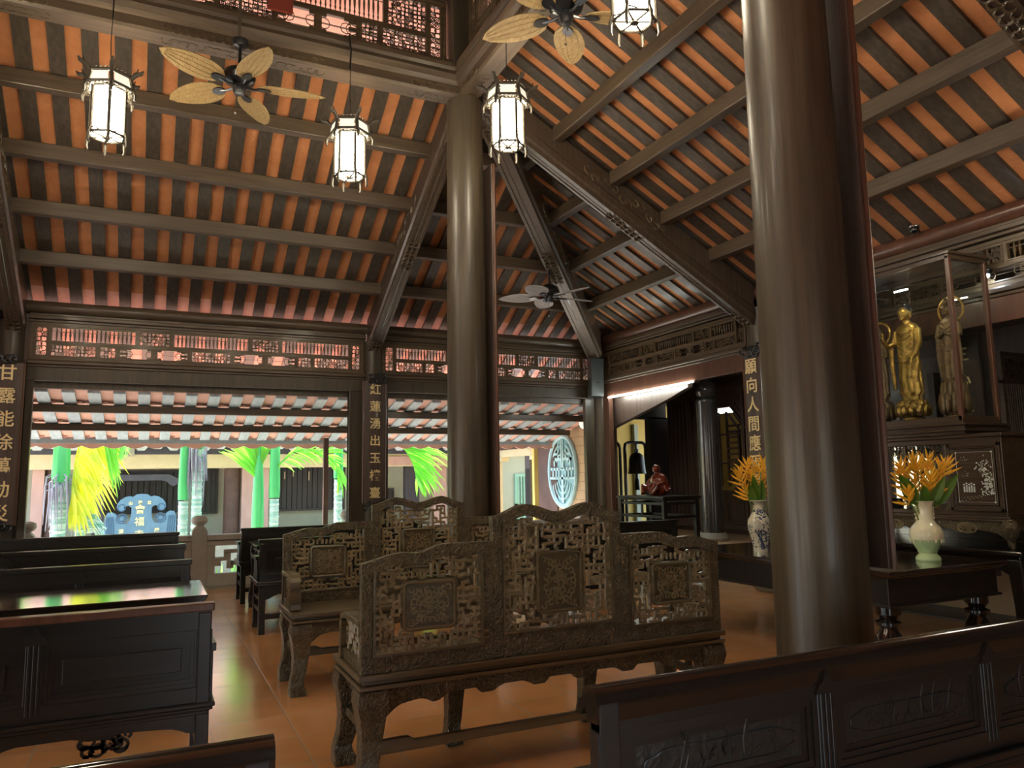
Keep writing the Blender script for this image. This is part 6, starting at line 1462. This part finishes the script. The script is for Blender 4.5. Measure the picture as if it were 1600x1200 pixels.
standing((6.66, 5.28, 2.12), .78, DBRONZE, 'attendant_statue', 'dull bronze haloed statue on the left inside the glass case', True, False)
standing((6.66, 4.50, 2.22), .78, DBRONZE, 'attendant_statue', 'dull bronze haloed statue on the right, crossed by the post of the glass case', True, False)

# things behind the case
t = thing('couplet_board', 'dark board with three gilt characters seen through the end of the glass case', 'sign', (7.5, 4.95, .42), 'carved gilt character boards on the columns')
m = MB().box(7.5, 7.53, 4.78, 5.14, .42, 2.85); m.build('board', WALLW, t)
for i, ch in enumerate('三心天'): letter(ch, .17, (7.49, 4.96, 2.62 - .26 * i), RX, GOLD, t, bold=.0022)
def slat_screen(x0, x1, y, z0, z1, label):
    t = thing('slatted_screen', label, 'screen', ((x0 + x1) / 2, y, z0)); w_ = .05
    m = MB().frame(x0, x1, z0, z1, y - .025, y + .025, w_); zc = z1 - .32; m.box(x0, x1, y - .025, y + .025, zc - .04, zc); m.build('frame', WF, t, bevel=.004)
    m = MB(); n_ = int((x1 - x0 - .1) / .04)
    for i in range(n_): m.box(x0 + .06 + .04 * i, x0 + .078 + .04 * i, y - .01, y + .01, z0 + w_, zc - .04)
    m.build('slats', WF, t); m = MB(); rings(m, x0 + .07, x1 - .07, zc + .02, z1 - .07, y - .01, .035, .010, 3); m.box(x0 + w_, x1 - w_, y, y + .02, zc, z1 - w_); m.build('carved_panel', WF, t, smooth=True)
slat_screen(8.50, 9.19, 5.2, 1.55, 2.76, 'carved slatted screen at the right edge behind the altar')
m = MB().box(8.3, 8.42, 5.85, 5.93, .42, 2.6); tag(m.build('screen_post', BLK), 'dark post beside the carved slatted screen', 'post')
t = thing('panelled_door', 'red brown panelled door glimpsed behind the gilded statue', 'door', (8.9, 7.0, .42))
m = MB().box(9.13, 9.17, 6.3, 7.1, .60, 2.35); m.build('leaf', WRED, t)
m = MB()
for (c, d) in ((.6, 1.3), (1.4, 2.25)):
    for (e0, e1, e2, e3) in ((6.42, 6.98, c, c + .03), (6.42, 6.98, d - .03, d), (6.42, 6.45, c, d), (6.95, 6.98, c, d)): m.box(9.11, 9.13, e0, e1, e2, e3)
m.build('moulding', WRED, t)
m = MB().box(9.1, 9.15, 6.16, 6.24, .42, 2.4); tag(m.build('pale_strip', CREAM), 'pale upright strip beside the red brown door behind the statues', 'strip')
